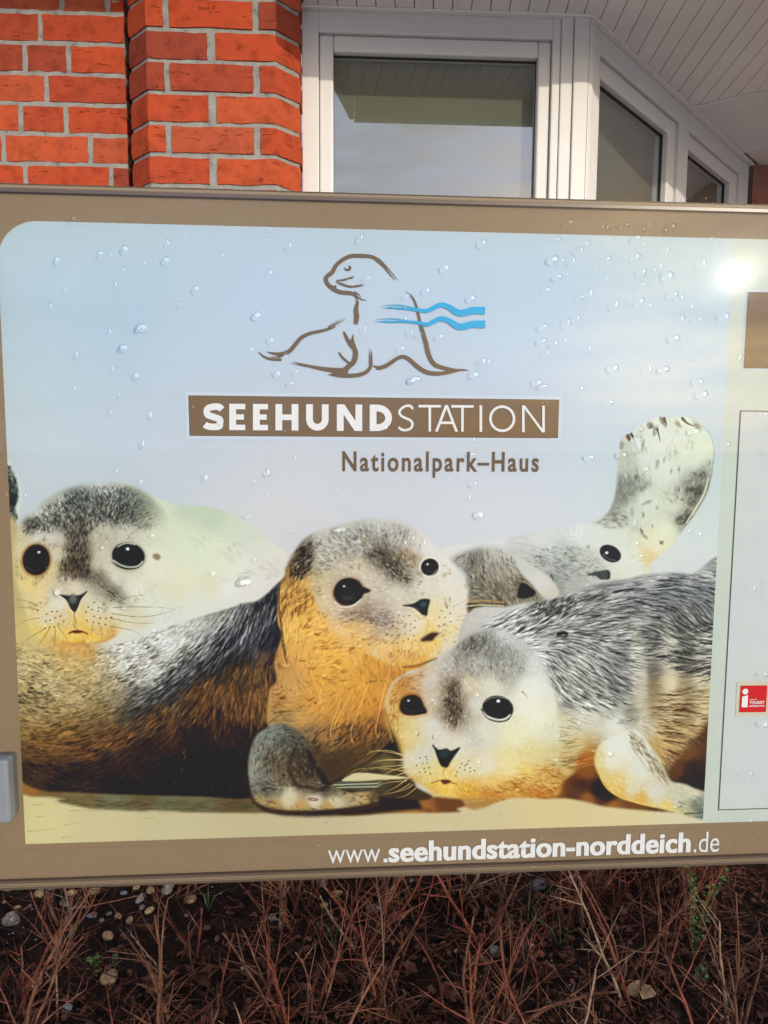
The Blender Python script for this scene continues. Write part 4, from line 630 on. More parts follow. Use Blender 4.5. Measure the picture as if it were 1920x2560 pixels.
aC = angles(zH([(100, 450, -30), (250, 400, -40), (500, 440, -12), (600, 250, -15), (900, 250, -4), (1200, 200, 8), (1150, 300, 15), (900, 400, 10), (1200, 400, 42), (1050, 450, 38), (960, 520, 30), (850, 560, 5), (200, 560, -10), (350, 560, 2), (700, 560, -4), (400, 650, 22), (300, 750, 35), (450, 750, 38), (600, 820, 35), (250, 900, 50), (400, 950, 35), (650, 950, 22), (760, 700, 10), (1000, 620, 25), (930, 640, -20), (1100, 640, 22), (1250, 620, -5), (1000, 760, 5), (1100, 860, -10), (1200, 830, -15), (1000, 1000, 5), (1150, 1100, 8), (1000, 1200, 8), (1000, 1300, 20), (300, 1150, 8), (350, 1350, -10), (200, 1450, 10), (800, 1080, -25), (600, 1050, 30), (820, 1220, 45), (900, 1350, 60)]), 22)
up = mC * poly(zH([(-300, 520), (100, 340), (500, 230), (850, 160), (1400, 150), (1400, 820), (1250, 900), (860, 760), (760, 980), (560, 1060), (300, 1050), (180, 880), (60, 640)]), 9)
lay(up * .34, (210, 212, 208))
hair(up, 2100, 40, 1.7, art * .18, .56, aC, seed=81, jit=.06, wav=.14)
hair(up, 1700, 34, 1.9, art * 1.2 + 46, .46, aC, seed=82, jit=.06, wav=.14)
lo = np.clip(mC - up, 0, 1)
hair(lo * poly(zH([(180, 1000), (560, 1060), (820, 960), (1260, 860), (1260, 1150), (1050, 1420), (900, 1380), (820, 1200), (420, 1150), (400, 1420), (250, 1500), (60, 1500), (150, 1150)]), 9), 230, 36, 1.9, art * .42, .6, aC, seed=83, jit=.08, wav=.2)
lay(mC * poly(zH([(890, 880), (1300, 850), (1300, 1100), (1200, 1180), (1050, 1390), (940, 1330), (880, 1100)]), 14) * .5, (210, 192, 142))
hair(lo, 1200, 22, 2.0, (232, 222, 180), .4, aC, seed=84, jit=.12, wav=.15)
for x0, wd, al in ((880, 22, .4), (1115, 34, .36), (1000, 30, -.5), (1215, 26, -.42), (800, 30, -.45), (940, 14, .3)):
    m = mC * poly(zH([(x0 - wd - 30, 480), (x0 + wd - 40, 470), (x0 + wd, 700), (x0 + wd + 10, 1100), (x0 - wd + 10, 1120), (x0 - wd, 700)]), 9)
    lay(m * abs(al), (78, 74, 62) if al > 0 else (218, 212, 186))
hair(up * poly(zH([(860, 450), (1400, 400), (1400, 900), (860, 950)]), 9), 260, 44, 2.0, (34, 35, 34), .65, aC, seed=85, jit=.05, wav=.25)
hair(mC * poly(zH([(900, 960), (1260, 900), (1240, 1180), (1000, 1400), (920, 1300)]), 8), 150, 62, 2.2, (84, 56, 28), .75, aC, seed=86, jit=.06, wav=.2)
line(zH([(255, 548), (290, 540), (310, 545)]), 9, (12, 12, 14), 1, False)
hair(mC * poly(zH([(60, 340), (330, 290), (420, 330), (200, 460), (60, 460)]), 8), 300, 16, 2.6, (60, 60, 56), .6, aC, seed=87)
# shade under seal C
lay(poly(zH([(120, 1640), (260, 1560), (420, 1440), (520, 1440), (560, 1560), (640, 1632), (760, 1670), (900, 1705), (1040, 1735), (900, 1732), (700, 1715), (560, 1700), (430, 1668), (300, 1645)]), 2), field(zH([(250, 1600, 120, 72, 24), (440, 1470, 132, 80, 28), (420, 1560, 70, 42, 18), (520, 1590, 34, 22, 14), (600, 1640, 40, 26, 16), (450, 1650, 140, 92, 44), (620, 1690, 150, 100, 48), (750, 1700, 110, 70, 30), (950, 1725, 84, 54, 22), (360, 1625, 90, 56, 24)]), 8))
lay(poly(zH([(1260, 1130), (1200, 1270), (1100, 1330), (1020, 1440), (1005, 1530), (1080, 1545), (1240, 1600), (1420, 1600), (1420, 1100)]), 4) * .92, field(zH([(1220, 1200, 84, 50, 22), (1120, 1350, 110, 72, 34), (1050, 1470, 96, 60, 28), (1150, 1440, 52, 38, 30), (1200, 1540, 40, 30, 26), (1100, 1520, 46, 36, 30)]), 8))
mCf = poly(zH([(505, 1340), (540, 1275), (620, 1232), (700, 1195), (780, 1190), (850, 1265), (920, 1365), (970, 1460), (1012, 1532), (1100, 1552), (1200, 1592), (1400, 1640), (1400, 1800), (1160, 1776), (1080, 1752), (1000, 1732), (900, 1702), (750, 1662), (632, 1620), (570, 1560), (520, 1480), (498, 1410)]), 2)
lay(mCf, field(zH([(650, 1300, 213, 216, 206), (600, 1400, 213, 213, 197), (750, 1250, 210, 212, 200), (800, 1450, 206, 208, 197), (530, 1400, 210, 196, 140), (550, 1500, 206, 186, 120), (600, 1560, 212, 184, 104), (660, 1600, 212, 178, 90), (800, 1662, 204, 164, 76), (750, 1580, 206, 200, 170), (900, 1600, 202, 203, 188), (930, 1500, 202, 198, 176), (1050, 1650, 190, 191, 172), (1150, 1600, 202, 197, 168), (1180, 1690, 118, 124, 110), (1210, 1740, 100, 112, 106), (1090, 1700, 170, 172, 150), (1000, 1715, 216, 192, 112), (1120, 1750, 150, 150, 116), (1090, 1735, 190, 178, 110)]), 9))
hair(mCf, 500, 16, 2.2, (228, 226, 212), .3, angles(zH([(650, 1300, 50), (900, 1600, 35), (1150, 1680, 20)])), seed=88)
hair(mCf * poly(zH([(780, 1210), (1010, 1530), (900, 1500), (720, 1260)]), 6), 160, 22, 2.4, (120, 104, 70), .5, angles(zH([(850, 1350, 52)])), seed=89)
line(zH([(1060, 1670), (1120, 1690)]), 4, (110, 116, 104), .7); line(zH([(1080, 1700), (1040, 1715)]), 4, (110, 116, 104), .6); line(zH([(1100, 1748), (1230, 1742)]), 3, (64, 76, 72), .8, False); line(zH([(520, 1440), (560, 1550), (640, 1622), (760, 1668), (900, 1704)]), 4, (228, 190, 96), .8, False)
# head of seal C
mCh = poly(zG([(100, 690), (135, 605), (215, 530), (330, 490), (420, 440), (520, 378), (620, 312), (700, 250), (780, 190), (860, 130), (950, 110), (1090, 118), (1200, 168), (1300, 240), (1380, 330), (1440, 440), (1500, 570), (1550, 700), (1580, 900), (1590, 1150), (1600, 1400), (1560, 1556), (1300, 1550), (1100, 1562), (850, 1572), (650, 1562), (520, 1540), (420, 1482), (340, 1432), (262, 1382), (226, 1290), (220, 1200), (182, 1085), (140, 1000), (96, 900), (88, 770)]), 4)
lay(mCh, field(zG([(950, 190, 142, 142, 132), (850, 220, 132, 130, 118), (900, 150, 176, 176, 170), (1100, 180, 192, 195, 194), (1200, 240, 186, 188, 184), (750, 340, 150, 148, 138), (1150, 320, 152, 152, 142), (1000, 300, 142, 142, 132), (1250, 400, 168, 170, 163), (1360, 420, 200, 203, 198), (600, 430, 187, 182, 174), (900, 430, 177, 177, 167), (1100, 500, 164, 164, 150), (450, 540, 196, 191, 183), (660, 620, 134, 119, 99), (650, 750, 108, 93, 73), (690, 830, 118, 103, 83), (600, 850, 152, 137, 114), (580, 700, 160, 148, 124), (660, 940, 168, 153, 133), (740, 740, 150, 138, 116), (500, 700, 197, 187, 166), (850, 750, 206, 203, 191), (800, 600, 202, 194, 167), (1000, 600, 211, 209, 189), (1350, 600, 216, 218, 206),
  (1400, 900, 216, 218, 197), (1200, 1000, 216, 214, 182), (1300, 750, 218, 219, 202), (950, 1000, 206, 206, 189), (850, 1050, 190, 190, 179), (500, 950, 206, 204, 196), (600, 1050, 206, 204, 191), (300, 900, 206, 191, 131), (400, 870, 206, 200, 172), (250, 1050, 212, 197, 136), (150, 900, 202, 167, 86), (110, 800, 206, 172, 92), (130, 650, 206, 166, 86), (170, 560, 196, 142, 70), (300, 580, 186, 140, 84), (380, 500, 190, 160, 120), (220, 640, 190, 140, 64), (190, 1080, 196, 156, 78), (300, 1250, 206, 201, 172), (420, 1200, 198, 196, 186), (350, 1350, 206, 196, 151), (450, 1400, 211, 192, 121), (700, 1100, 206, 204, 187), (750, 1300, 206, 201, 167), (950, 1300, 209, 206, 182), (1150, 1300, 216, 206, 151),
  (1350, 1200, 206, 196, 142), (1300, 1350, 216, 192, 111), (1000, 1450, 216, 187, 106), (600, 1480, 224, 188, 82), (800, 1520, 207, 162, 60), (1000, 1545, 190, 128, 44), (1200, 1480, 207, 164, 72), (1450, 1400, 206, 172, 92), (1400, 1530, 190, 120, 40), (600, 1350, 218, 190, 104), (520, 1330, 208, 198, 140), (1500, 1000, 206, 206, 181), (1580, 1200, 196, 186, 141), (480, 1500, 210, 166, 72), (340, 1420, 200, 164, 84)]), 13, 2.0))
aCh = angles(zG([(850, 250, 110), (1100, 350, 70), (600, 430, 60), (450, 550, 35), (650, 750, 90), (850, 600, 70), (500, 900, 120), (300, 1200, 160), (800, 1250, 20), (1200, 700, 110), (1400, 1000, 100), (1000, 1450, 30), (200, 600, -35), (150, 900, 100), (600, 1450, 90), (1500, 1300, 10)]))
hair(mCh, 3200, 12, 1.8, (228, 226, 210), .34, aCh, seed=91, jit=.3)
hair(mCh * poly(zG([(560, 440), (780, 220), (950, 120), (1200, 260), (1300, 480), (1050, 560), (760, 560), (760, 960), (580, 960), (560, 640)]), 10), 1500, 12, 1.9, art * .6, .34, aCh, seed=92, jit=.3)
hair(mCh * poly(zG([(620, 560), (720, 580), (740, 900), (640, 960), (580, 820)]), 8), 500, 11, 2, (66, 56, 42), .5, aCh, seed=93, jit=.3)
hair(mCh * poly(zG([(700, 260), (850, 150), (960, 200), (900, 280), (740, 330)]), 10), 110, 15, 2.2, (60, 60, 52), .6, aCh, seed=94, jit=.35)
hair(mCh * poly(zG([(100, 700), (170, 540), (420, 450), (380, 540), (220, 680), (180, 1050), (100, 900)]), 6), 200, 14, 1.8, (136, 80, 32), .45, aCh, seed=95, jit=.3)
hair(mCh * poly(zG([(1250, 1350), (1600, 1250), (1600, 1560), (600, 1560), (900, 1480)]), 10), 500, 18, 2.2, (150, 96, 30), .4, angles(zG([(1000, 1500, 15), (1500, 1400, 8)])), seed=96, jit=.2)
x, y = zG([(308, 770)])[0][:2]
lay(poly(zG([(195, 760), (225, 690), (310, 660), (385, 690), (425, 780), (445, 835), (350, 868), (250, 862), (205, 820)]), 3), (150, 96, 40)); lay(poly(zG([(206, 770), (232, 708), (312, 680), (378, 706), (410, 770), (436, 832), (340, 852), (252, 848), (212, 815)]), 1.5), (17, 19, 22)); line(zG([(245, 790), (300, 815), (350, 808)]), 2, (90, 90, 88), .6); line(zG([(215, 850), (300, 872), (420, 850)]), 3, (214, 200, 170), .7, False)
x, y = zG([(1055, 800)])[0][:2]
lay(ell(x, y, 43, 35, 8, 4), (206, 204, 186)); lay(ell(x - 1, y - 1, 39, 31.5, 10, 1.6), (30, 36, 34)); lay(ell(x, y - 3, 32, 25, 10, 4), (10, 12, 20)); line(zG([(925, 830), (960, 865), (1040, 893), (1110, 888), (1165, 850)]), 4.6, (226, 226, 216), .85, False); line(zG([(905, 800), (960, 880), (1050, 912), (1140, 895), (1178, 820)]), 2.4, (24, 28, 26), .9, False); lay(ell(*zG([(1056, 733)])[0][:2], 4.4, 3.8, 0, 1), (242, 242, 236)); line(zG([(935, 745), (980, 712), (1060, 698), (1130, 715)]), 2.6, (150, 150, 138), .7, False)
lay(poly(zG([(485, 1105), (540, 1152), (610, 1143), (650, 1162), (728, 1132), (682, 1202), (642, 1262), (612, 1308), (562, 1292), (535, 1240), (512, 1170)]), 1.5), (26, 36, 34)); lay(ell(*zG([(585, 1190)])[0][:2], 12, 9, 0, 4), (46, 58, 56)); line(zG([(610, 1305), (582, 1340), (580, 1375)]), 2.2, (150, 110, 40), .8)
line(zG([(480, 1442), (560, 1418), (620, 1428), (700, 1452)]), 2.6, (120, 76, 34), .8, False); lay(poly(zG([(560, 1422), (600, 1410), (650, 1425), (610, 1450), (580, 1448)]), 1.4), (92, 50, 40))
for q in ((430, 1215), (380, 1225), (400, 1272), (445, 1270), (460, 1308), (415, 1318), (425, 1345), (470, 1360), (375, 1345), (350, 1290), (440, 1240), (740, 1275), (785, 1278), (725, 1310), (765, 1328), (812, 1345), (700, 1348), (770, 1292), (815, 1310), (690, 1380), (850, 1335), (800, 1250)):
    lay(ell(*zG([q])[0][:2], 1.8, 1.7, 0, .9) * .8, (50, 44, 38))
for q in (([(360, 1030), (380, 1010)]), ([(490, 1055), (487, 1020)]), ([(300, 620), (400, 650)]), ([(1260, 650), (1310, 700)])): line(zG(q), 3, (90, 80, 66), .7)
for p in ([(1060, 1350), (1250, 1400), (1420, 1500), (1550, 1580)], [(1440, 1430), (1530, 1500), (1555, 1570)], [(260, 1300), (150, 1330), (20, 1400)], [(270, 1340), (120, 1400), (0, 1440)], [(290, 1390), (180, 1470), (60, 1530)], [(240, 1240), (100, 1240), (-40, 1260)], [(230, 1200), (100, 1160), (-60, 1170)]): line(zG(p), 2.4, (232, 208, 140), .75)
for k in range(26):
    xx = 100 + (k * 37) % 60; yy = 860 + k * 9; line(zG([(90 + max(0, (yy - 900)) * .32, yy), (70 + max(0, (yy - 900)) * .32, yy + 14)]), 2.2, (190, 150, 70), .7)
for k in range(16): xx = 640 + k * 56; line(zG([(xx, 1556), (xx + 24, 1580 + (k % 3) * 5)]), 3, (204, 150, 60), .7)
for cx, cy, dx, dy in [zA([(300, 870)])[0][:2] + (12, 5), zA([(1130, 850)])[0][:2] + (14, 4), zC([(600, 750)])[0][:2] + (15, 6), zC([(1262, 540)])[0][:2] + (8, 3), zG([(310, 820)])[0][:2] + (13, 4), zG([(1060, 850)])[0][:2] + (14, 4)]:
    lay(ell(cx, cy, dx, dy, 0, 3) * .5, (74, 70, 66))
for q in (zC([(575, 655)])[0], zC([(1240, 480)])[0], zG([(280, 730)])[0]): lay(ell(q[0], q[1], 3.2, 2.6, 0, 1) * .85, (214, 218, 220))
mane = poly([(700, 1440), (712, 1540), (640, 1600), (520, 1680), (420, 1745), (330, 1785), (300, 1775), (380, 1690), (480, 1600), (600, 1510)], 12)
keep = 1 - np.clip(mN + mBh, 0, 1)
hair(mane * mB * keep, 420, 34, 1.8, (214, 216, 212), .45, aB, seed=301, jit=.1); hair(mane * mB * keep, 420, 36, 2.0, (20, 20, 22), .6, aB, seed=302, jit=.1)
# print grain
art += rng.normal(0, 1, (CHH, CW, 1)).astype(np.float32) * 2.2
art = blur(art, .5); art = np.clip(art + .42 * (art - blur(art, 2.2)), 0, 255)
# ================================================================ the sign
SY = rad(3.85359); sa = Vector((math.cos(SY), math.sin(SY), 0)); sn = Vector((math.sin(SY), -math.cos(SY), 0)); S0 = Vector((0, .70, CAM_H))
def sp(u, v, o=0.0): return S0 + sa * u + Vector((0, 0, v)) + sn * o       # along the sign, up, out of its face
HM = np.array([[3.53489611e-04, 1.99035190e-06, -3.41897677e-01], [1.97569052e-06, -3.50885727e-04, 3.83096530e-01], [-3.36519858e-05, -5.10954751e-05, 1.0]])
HI = np.linalg.inv(HM)
def uv(x, y):                        # measured point of the artwork -> metres on the print
    q = HM @ np.array([x, y, 1.0]); return q[0] / q[2], q[1] / q[2]
UL, UR, VT, VB = -.405, .845, .2280, -.4490
GAP = .0085
sign = empty('information_sign', sp(.22, -1.0)); sign.rotation_euler.z = SY
tag(sign, 'large printed seal station sign with a clear acrylic cover between two posts', 'sign')
SINV = (Matrix.Translation(sp(.22, -1.0)) @ Matrix.Rotation(SY, 4, 'Z')).inverted()
def on_sign(o, parent=None):
    o.parent = parent or sign
    if parent is None: o.matrix_parent_inverse = SINV
    return o
KLIT = LIT; KVEIL = VEIL
def flat(name, rgb, rough=.55):
    c = srgb(*rgb); c = tuple(max(.003, min(.92, (x - w) / k)) for x, k, w in zip(c, KLIT, KVEIL)); return mottled(name, [(.3, tuple(x * .97 for x in c)), (.7, tuple(min(.95, x * 1.02) for x in c))], 60, 4, rough, spec=.12)
def grain(name, rgb):
    c = srgb(*rgb); c = tuple((x - w) / k for x, k, w in zip(c, KLIT, KVEIL)); return mottled(name, [(.35, tuple(x * .90 for x in c)), (.5, c), (.68, tuple(x * 1.10 for x in c))], 900, 3, .55, spec=.12)
M['p_brown'] = grain('print_brown', (145, 124, 97)); M['p_white'] = flat('print_white', (232, 232, 230)); M['p_banner'] = grain('print_banner_brown', (122, 98, 72)); M['p_logo'] = flat('print_logo_brown', (112, 92, 70))
M['p_blue'] = flat('print_cyan', (42, 168, 214)); M['p_halo'] = flat('print_pale', (200, 213, 225)); M['p_pane'] = flat('print_pale_green', (196, 206, 194)); M['p_in'] = flat('print_pale_grey', (200, 206, 202)); M['p_line'] = flat('print_grey_line', (84, 80, 66)); M['p_red'] = flat('print_red', (204, 32, 40)); M['p_cream'] = flat('print_cream', (206, 200, 178))
def attr_mat(name):
    m, n, l, b = newmat(name); a = N(n, 'ShaderNodeVertexColor'); a.layer_name = 'ink'; l.new(a.outputs['Color'], b.inputs['Base Color']); b.inputs['Roughness'].default_value = .6; b.inputs['Specular IOR Level'].default_value = .12; return m
M['p_ink'] = attr_mat('print_ink')
def acrylic(name):
    m, n, l, b = newmat(name); n.remove(b); out = n['Material Output']; tr = N(n, 'ShaderNodeBsdfTransparent'); tr.inputs['Color'].default_value = (.985, .99, .985, 1); tc = N(n, 'ShaderNodeTexCoord')
    gl = N(n, 'ShaderNodeBsdfGlossy', Roughness=.0105, distribution='GGX'); fr = N(n, 'ShaderNodeFresnel', IOR=1.40)
    # fine handling scratches and dust
    mp = N(n, 'ShaderNodeMapping'); mp.inputs['Scale'].default_value = (60, 60, 900); mp.inputs['Rotation'].default_value = (0, .35, 0); l.new(tc.outputs['Object'], mp.inputs['Vector'])
    n1 = N(n, 'ShaderNodeTexNoise', Scale=1.0, Detail=3); l.new(mp.outputs['Vector'], n1.inputs['Vector']); n2 = N(n, 'ShaderNodeTexNoise', Scale=420, Detail=2); l.new(tc.outputs['Object'], n2.inputs['Vector'])
    ad = N(n, 'ShaderNodeMath', operation='ADD'); l.new(n1.outputs['Fac'], ad.inputs[0]); l.new(n2.outputs['Fac'], ad.inputs[1]); bp = N(n, 'ShaderNodeBump', Strength=.012, Distance=.0003); l.new(ad.outputs[0], bp.inputs['Height']); l.new(bp.outputs['Normal'], gl.inputs['Normal'])
    g2 = N(n, 'ShaderNodeBsdfGlossy', Roughness=.11, distribution='GGX'); gm = N(n, 'ShaderNodeMixShader'); gm.inputs['Fac'].default_value = .03; l.new(gl.outputs[0], gm.inputs[1]); l.new(g2.outputs[0], gm.inputs[2])
    mx = N(n, 'ShaderNodeMixShader'); l.new(fr.outputs['Fac'], mx.inputs['Fac']); l.new(tr.outputs[0], mx.inputs[1]); l.new(gm.outputs[0], mx.inputs[2]); l.new(mx.outputs[0], out.inputs['Surface']); return m
M['acrylic'] = acrylic('clear_acrylic')
m, n_, l_, b_ = newmat('acrylic_edge'); b_.inputs['Base Color'].default_value = (.34, .27, .20, 1); b_.inputs['Roughness'].default_value = .18; b_.inputs['Coat Weight'].default_value = .6; M['edge'] = m
m, n_, l_, b_ = newmat('acrylic_dark_edge'); b_.inputs['Base Color'].default_value = (.10, .065, .045, 1); b_.inputs['Roughness'].default_value = .3; M['edge2'] = m
M['alu'] = mottled('grey_coated_metal', [(.3, (.145, .165, .178)), (.7, (.175, .195, .208))], 40, 5, .42, .15, 500)
# back board, spacer lip and cover
def slab(name, u0, u1, v0, v1, o0, o1, mats, front_open=False):
    v = [sp(u0, v0, o0), sp(u1, v0, o0), sp(u1, v1, o0), sp(u0, v1, o0), sp(u0, v0, o1), sp(u1, v0, o1), sp(u1, v1, o1), sp(u0, v1, o1)]
    f = [(4, 5, 6, 7), (3, 2, 1, 0), (0, 1, 5, 4), (1, 2, 6, 5), (2, 3, 7, 6), (3, 0, 4, 7)]
    if front_open: f = [f[0]] + f[2:]; fm = [0, 1, 1, 1, 1]
    else: fm = [0, 1, 1, 1, 1, 1]
    return mesh_obj(name, v, f, None, None, False, mats, fm)
on_sign(slab('back_board', UL + .004, UR - .004, -.4485, .2279, -.006, 0, [M['p_brown'], M['edge2']]))
on_sign(slab('cover_sheet', UL, UR, -.4436, .2253, GAP - .004, GAP, [M['acrylic'], M['edge']], True))
lipm = MB()
for a, b in ((.2195, .2225), (-.4400, -.4372)): lipm.prism([sp(UL + .006, a, .0004), sp(UR - .006, a, .0004), sp(UR - .006, b, .0004), sp(UL + .006, b, .0004)], [sp(UL + .006, a, GAP - .0042), sp(UR - .006, a, GAP - .0042), sp(UR - .006, b, GAP - .0042), sp(UL + .006, b, GAP - .0042)])
on_sign(lipm.build('spacer_rail', M['edge2']))
# ---- printed areas
PU0, PU1, PV0, PV1, US = -.3539, .792, -.4011, .1953, .3387
def to_lin(rgb):
    c = np.clip(128 + (np.asarray(rgb, np.float32) - 128) * 1.06 + 3, 2, 250) / 255.0; c = np.where(c <= .04045, c / 12.92, ((c + .055) / 1.055) ** 2.4); return np.clip((c - np.array(KVEIL, np.float32)) / np.array(KLIT, np.float32), .002, .95)
def ink_grid(name, u0, u1, v0, v1, nu, nv, off, fn, keep=None, parent=None):
    uu = np.linspace(u0, u1, nu); vv = np.linspace(v0, v1, nv); U, V = np.meshgrid(uu, vv); q = np.stack([U, V, np.ones_like(U)], -1) @ HI.T; X = q[..., 0] / q[..., 2]; Y = q[..., 1] / q[..., 2]
    col = to_lin(fn(X, Y)); S = np.array(S0); co = S + U[..., None] * np.array(sa) + V[..., None] * np.array((0, 0, 1.0)) + np.array(sn) * off
    me = bpy.data.meshes.new(name); nvtx = nu * nv; me.vertices.add(nvtx); me.vertices.foreach_set('co', co.reshape(-1).astype(np.float32))
    I = np.arange(nvtx).reshape(nv, nu); F = np.stack([I[:-1, :-1], I[:-1, 1:], I[1:, 1:], I[1:, :-1]], -1).reshape(-1, 4)
    me.loops.add(F.size); me.polygons.add(len(F)); me.loops.foreach_set('vertex_index', F.reshape(-1).astype(np.int32)); me.polygons.foreach_set('loop_start', np.arange(0, F.size, 4, dtype=np.int32)); me.update(calc_edges=True)
    a = me.color_attributes.new('ink', 'FLOAT_COLOR', 'POINT'); a.data.foreach_set('color', np.concatenate([col.reshape(-1, 3), np.ones((nvtx, 1))], 1).astype(np.float32).reshape(-1))
    me.materials.append(M['p_ink']); o = bpy.data.objects.new(name, me); COL.objects.link(o); return on_sign(o, parent)
def sky_fn(X, Y):
    num = 0; den = 0
    for s in SKY:
        w = 1.0 / ((X - s[0]) ** 2 + (Y - s[1]) ** 2 + 40000.0) ** 2; num = num + w[..., None] * np.array(s[2:], float); den = den + w
    return num / den[..., None]
def art_fn(X, Y):
    x = np.clip(X - CX0, 0, CW - 1.001); y = np.clip(Y - CY0, 0, CHH - 1.001); x0 = x.astype(int); y0 = y.astype(int); fx = (x - x0)[..., None]; fy = (y - y0)[..., None]
    return (art[y0, x0] * (1 - fx) + art[y0, x0 + 1] * fx) * (1 - fy) + (art[y0 + 1, x0] * (1 - fx) + art[y0 + 1, x0 + 1] * fx) * fy
VM = .0400
# upper print with its rounded corner
nr = 12; rr = .036; rim = [(PU0, VM)] + [(PU0 + rr - rr * math.cos(t * math.pi / 2 / nr), PV1 - rr + rr * math.sin(t * math.pi / 2 / nr)) for t in range(nr + 1)]
cols = [PU0 + (US - PU0) * (i / 150) for i in range(151)]
cols = sorted(set([round(c, 6) for c in cols] + [round(p[0], 6) for p in rim]))
def topv(u): return PV1 if u >= PU0 + rr else PV1 - rr + math.sqrt(max(0, rr * rr - (PU0 + rr - u) ** 2))
vs_, fs_, xy = [], [], []
for u in cols:
    for j in range(25):
        v = VM + (topv(u) - VM) * j / 24; vs_.append(sp(u, v, .0005)); q = HI @ np.array([u, v, 1.0]); xy.append((q[0] / q[2], q[1] / q[2]))
for i in range(len(cols) - 1):
    for j in range(24): fs_.append((i * 25 + j, (i + 1) * 25 + j, (i + 1) * 25 + j + 1, i * 25 + j + 1))
psky = on_sign(mesh_obj('print_sheet', vs_, fs_, M['p_ink'])); xy = np.array(xy); c_ = to_lin(sky_fn(xy[:, 0], xy[:, 1])); at_ = psky.data.color_attributes.new('ink', 'FLOAT_COLOR', 'POINT'); at_.data.foreach_set('color', np.concatenate([c_, np.ones((len(c_), 1))], 1).astype(np.float32).reshape(-1))
tag(psky, 'pale blue printed sheet with the seal emblem and heading')
photo = ink_grid('seal_photograph', PU0, US, PV0, VM, 900, 574, .0005, art_fn); tag(photo, 'printed photograph of four seal pups lying on sand')
def quad(name, pts, mat, off, parent): return mesh_obj(name, [sp(*p, off) for p in pts], [tuple(range(len(pts)))], mat, parent)
right = on_sign(quad('text_panel', [(US, PV0), (PU1, PV0), (PU1, PV1), (US, PV1)], M['p_pane'], .0005, None)); tag(right, 'pale greenish printed text panel at the right edge')
fu0, fv0, fv1 = .3549, -.3867, .0296
quad('panel_field', [(fu0, fv0), (PU1 - .02, fv0), (PU1 - .02, fv1), (fu0, fv1)], M['p_in'], .0009, right)
ln = MB(); lw_ = .00045
for a in (((fu0 - lw_, fv0 - lw_), (fu0 + lw_, fv1 + lw_)), ((fu0 + lw_, fv0 - lw_), (PU1 - .02, fv0 + lw_)), ((fu0 + lw_, fv1 - lw_), (PU1 - .02, fv1 + lw_))):
    (a0, b0), (a1, b1) = a; ln.add([sp(a0, b0, .0012), sp(a1, b0, .0012), sp(a1, b1, .0012), sp(a0, b1, .0012)], [(0, 1, 2, 3)])
ln.build('frame_line', M['p_line'], right)
bx0 = uv(1868, 730); bx1 = uv(1861, 921); quad('brown_field', [(bx0[0] - .0015, bx1[1] - .0015), (PU1 - .03, bx1[1] - .0015), (PU1 - .03, bx0[1] + .0015), (bx0[0] - .0015, bx0[1] + .0015)], M['p_halo'], .0008, right)
quad('brown_field', [(bx0[0], bx1[1]), (PU1 - .03, bx1[1]), (PU1 - .03, bx0[1]), (bx0[0], bx0[1])], M['p_banner'], .0012, right)
# ---- lettering helpers: ribbons and filled shapes drawn in artwork units
class Ink:
    def __init__(s, off): s.v = []; s.f = []; s.o = off; s.k = 0
    def shape(s, pts):
        n = len(s.v); s.v += [sp(*uv(*p), s.o + s.k * 2e-5) for p in pts]; s.f.append(tuple(range(n, n + len(pts)))[::-1]); s.k += 1
    def ribbon(s, pts, wid, smooth=True, k=6):
        P = spline([p[:2] for p in pts], False, k) if smooth and len(pts) > 2 else np.array([p[:2] for p in pts], float)
        w = np.interp(np.linspace(0, 1, len(P)), np.linspace(0, 1, len(wid)), wid) if hasattr(wid, '__len__') else np.full(len(P), float(wid)); t = np.gradient(P, axis=0); t /= np.maximum(1e-9, np.hypot(*t.T))[:, None]; nn = np.c_[-t[:, 1], t[:, 0]]
        A = P + nn * w[:, None] / 2; B = P - nn * w[:, None] / 2; n = len(s.v)
        for a, b in zip(A, B): s.v += [sp(*uv(*a), s.o + s.k * 2e-5), sp(*uv(*b), s.o + s.k * 2e-5)]
        s.f += [(n + 2 * i, n + 2 * i + 1, n + 2 * i + 3, n + 2 * i + 2) for i in range(len(P) - 1)]; s.k += 1
    def build(s, name, mat, parent, lab=None):
        o = mesh_obj(name, s.v, s.f, mat, parent); bm = bmesh.new(); bm.from_mesh(o.data)
        for f in bm.faces:
            f.normal_update()
            if f.normal.dot(sn) < 0: f.normal_flip()
        bm.to_mesh(o.data); bm.free()
        if lab: tag(o, lab)
        return o
z6 = lambda x, y: (440 + x / 1.659, 960 + y / 1.659)
def q6(pts): return [z6(*p) for p in pts]
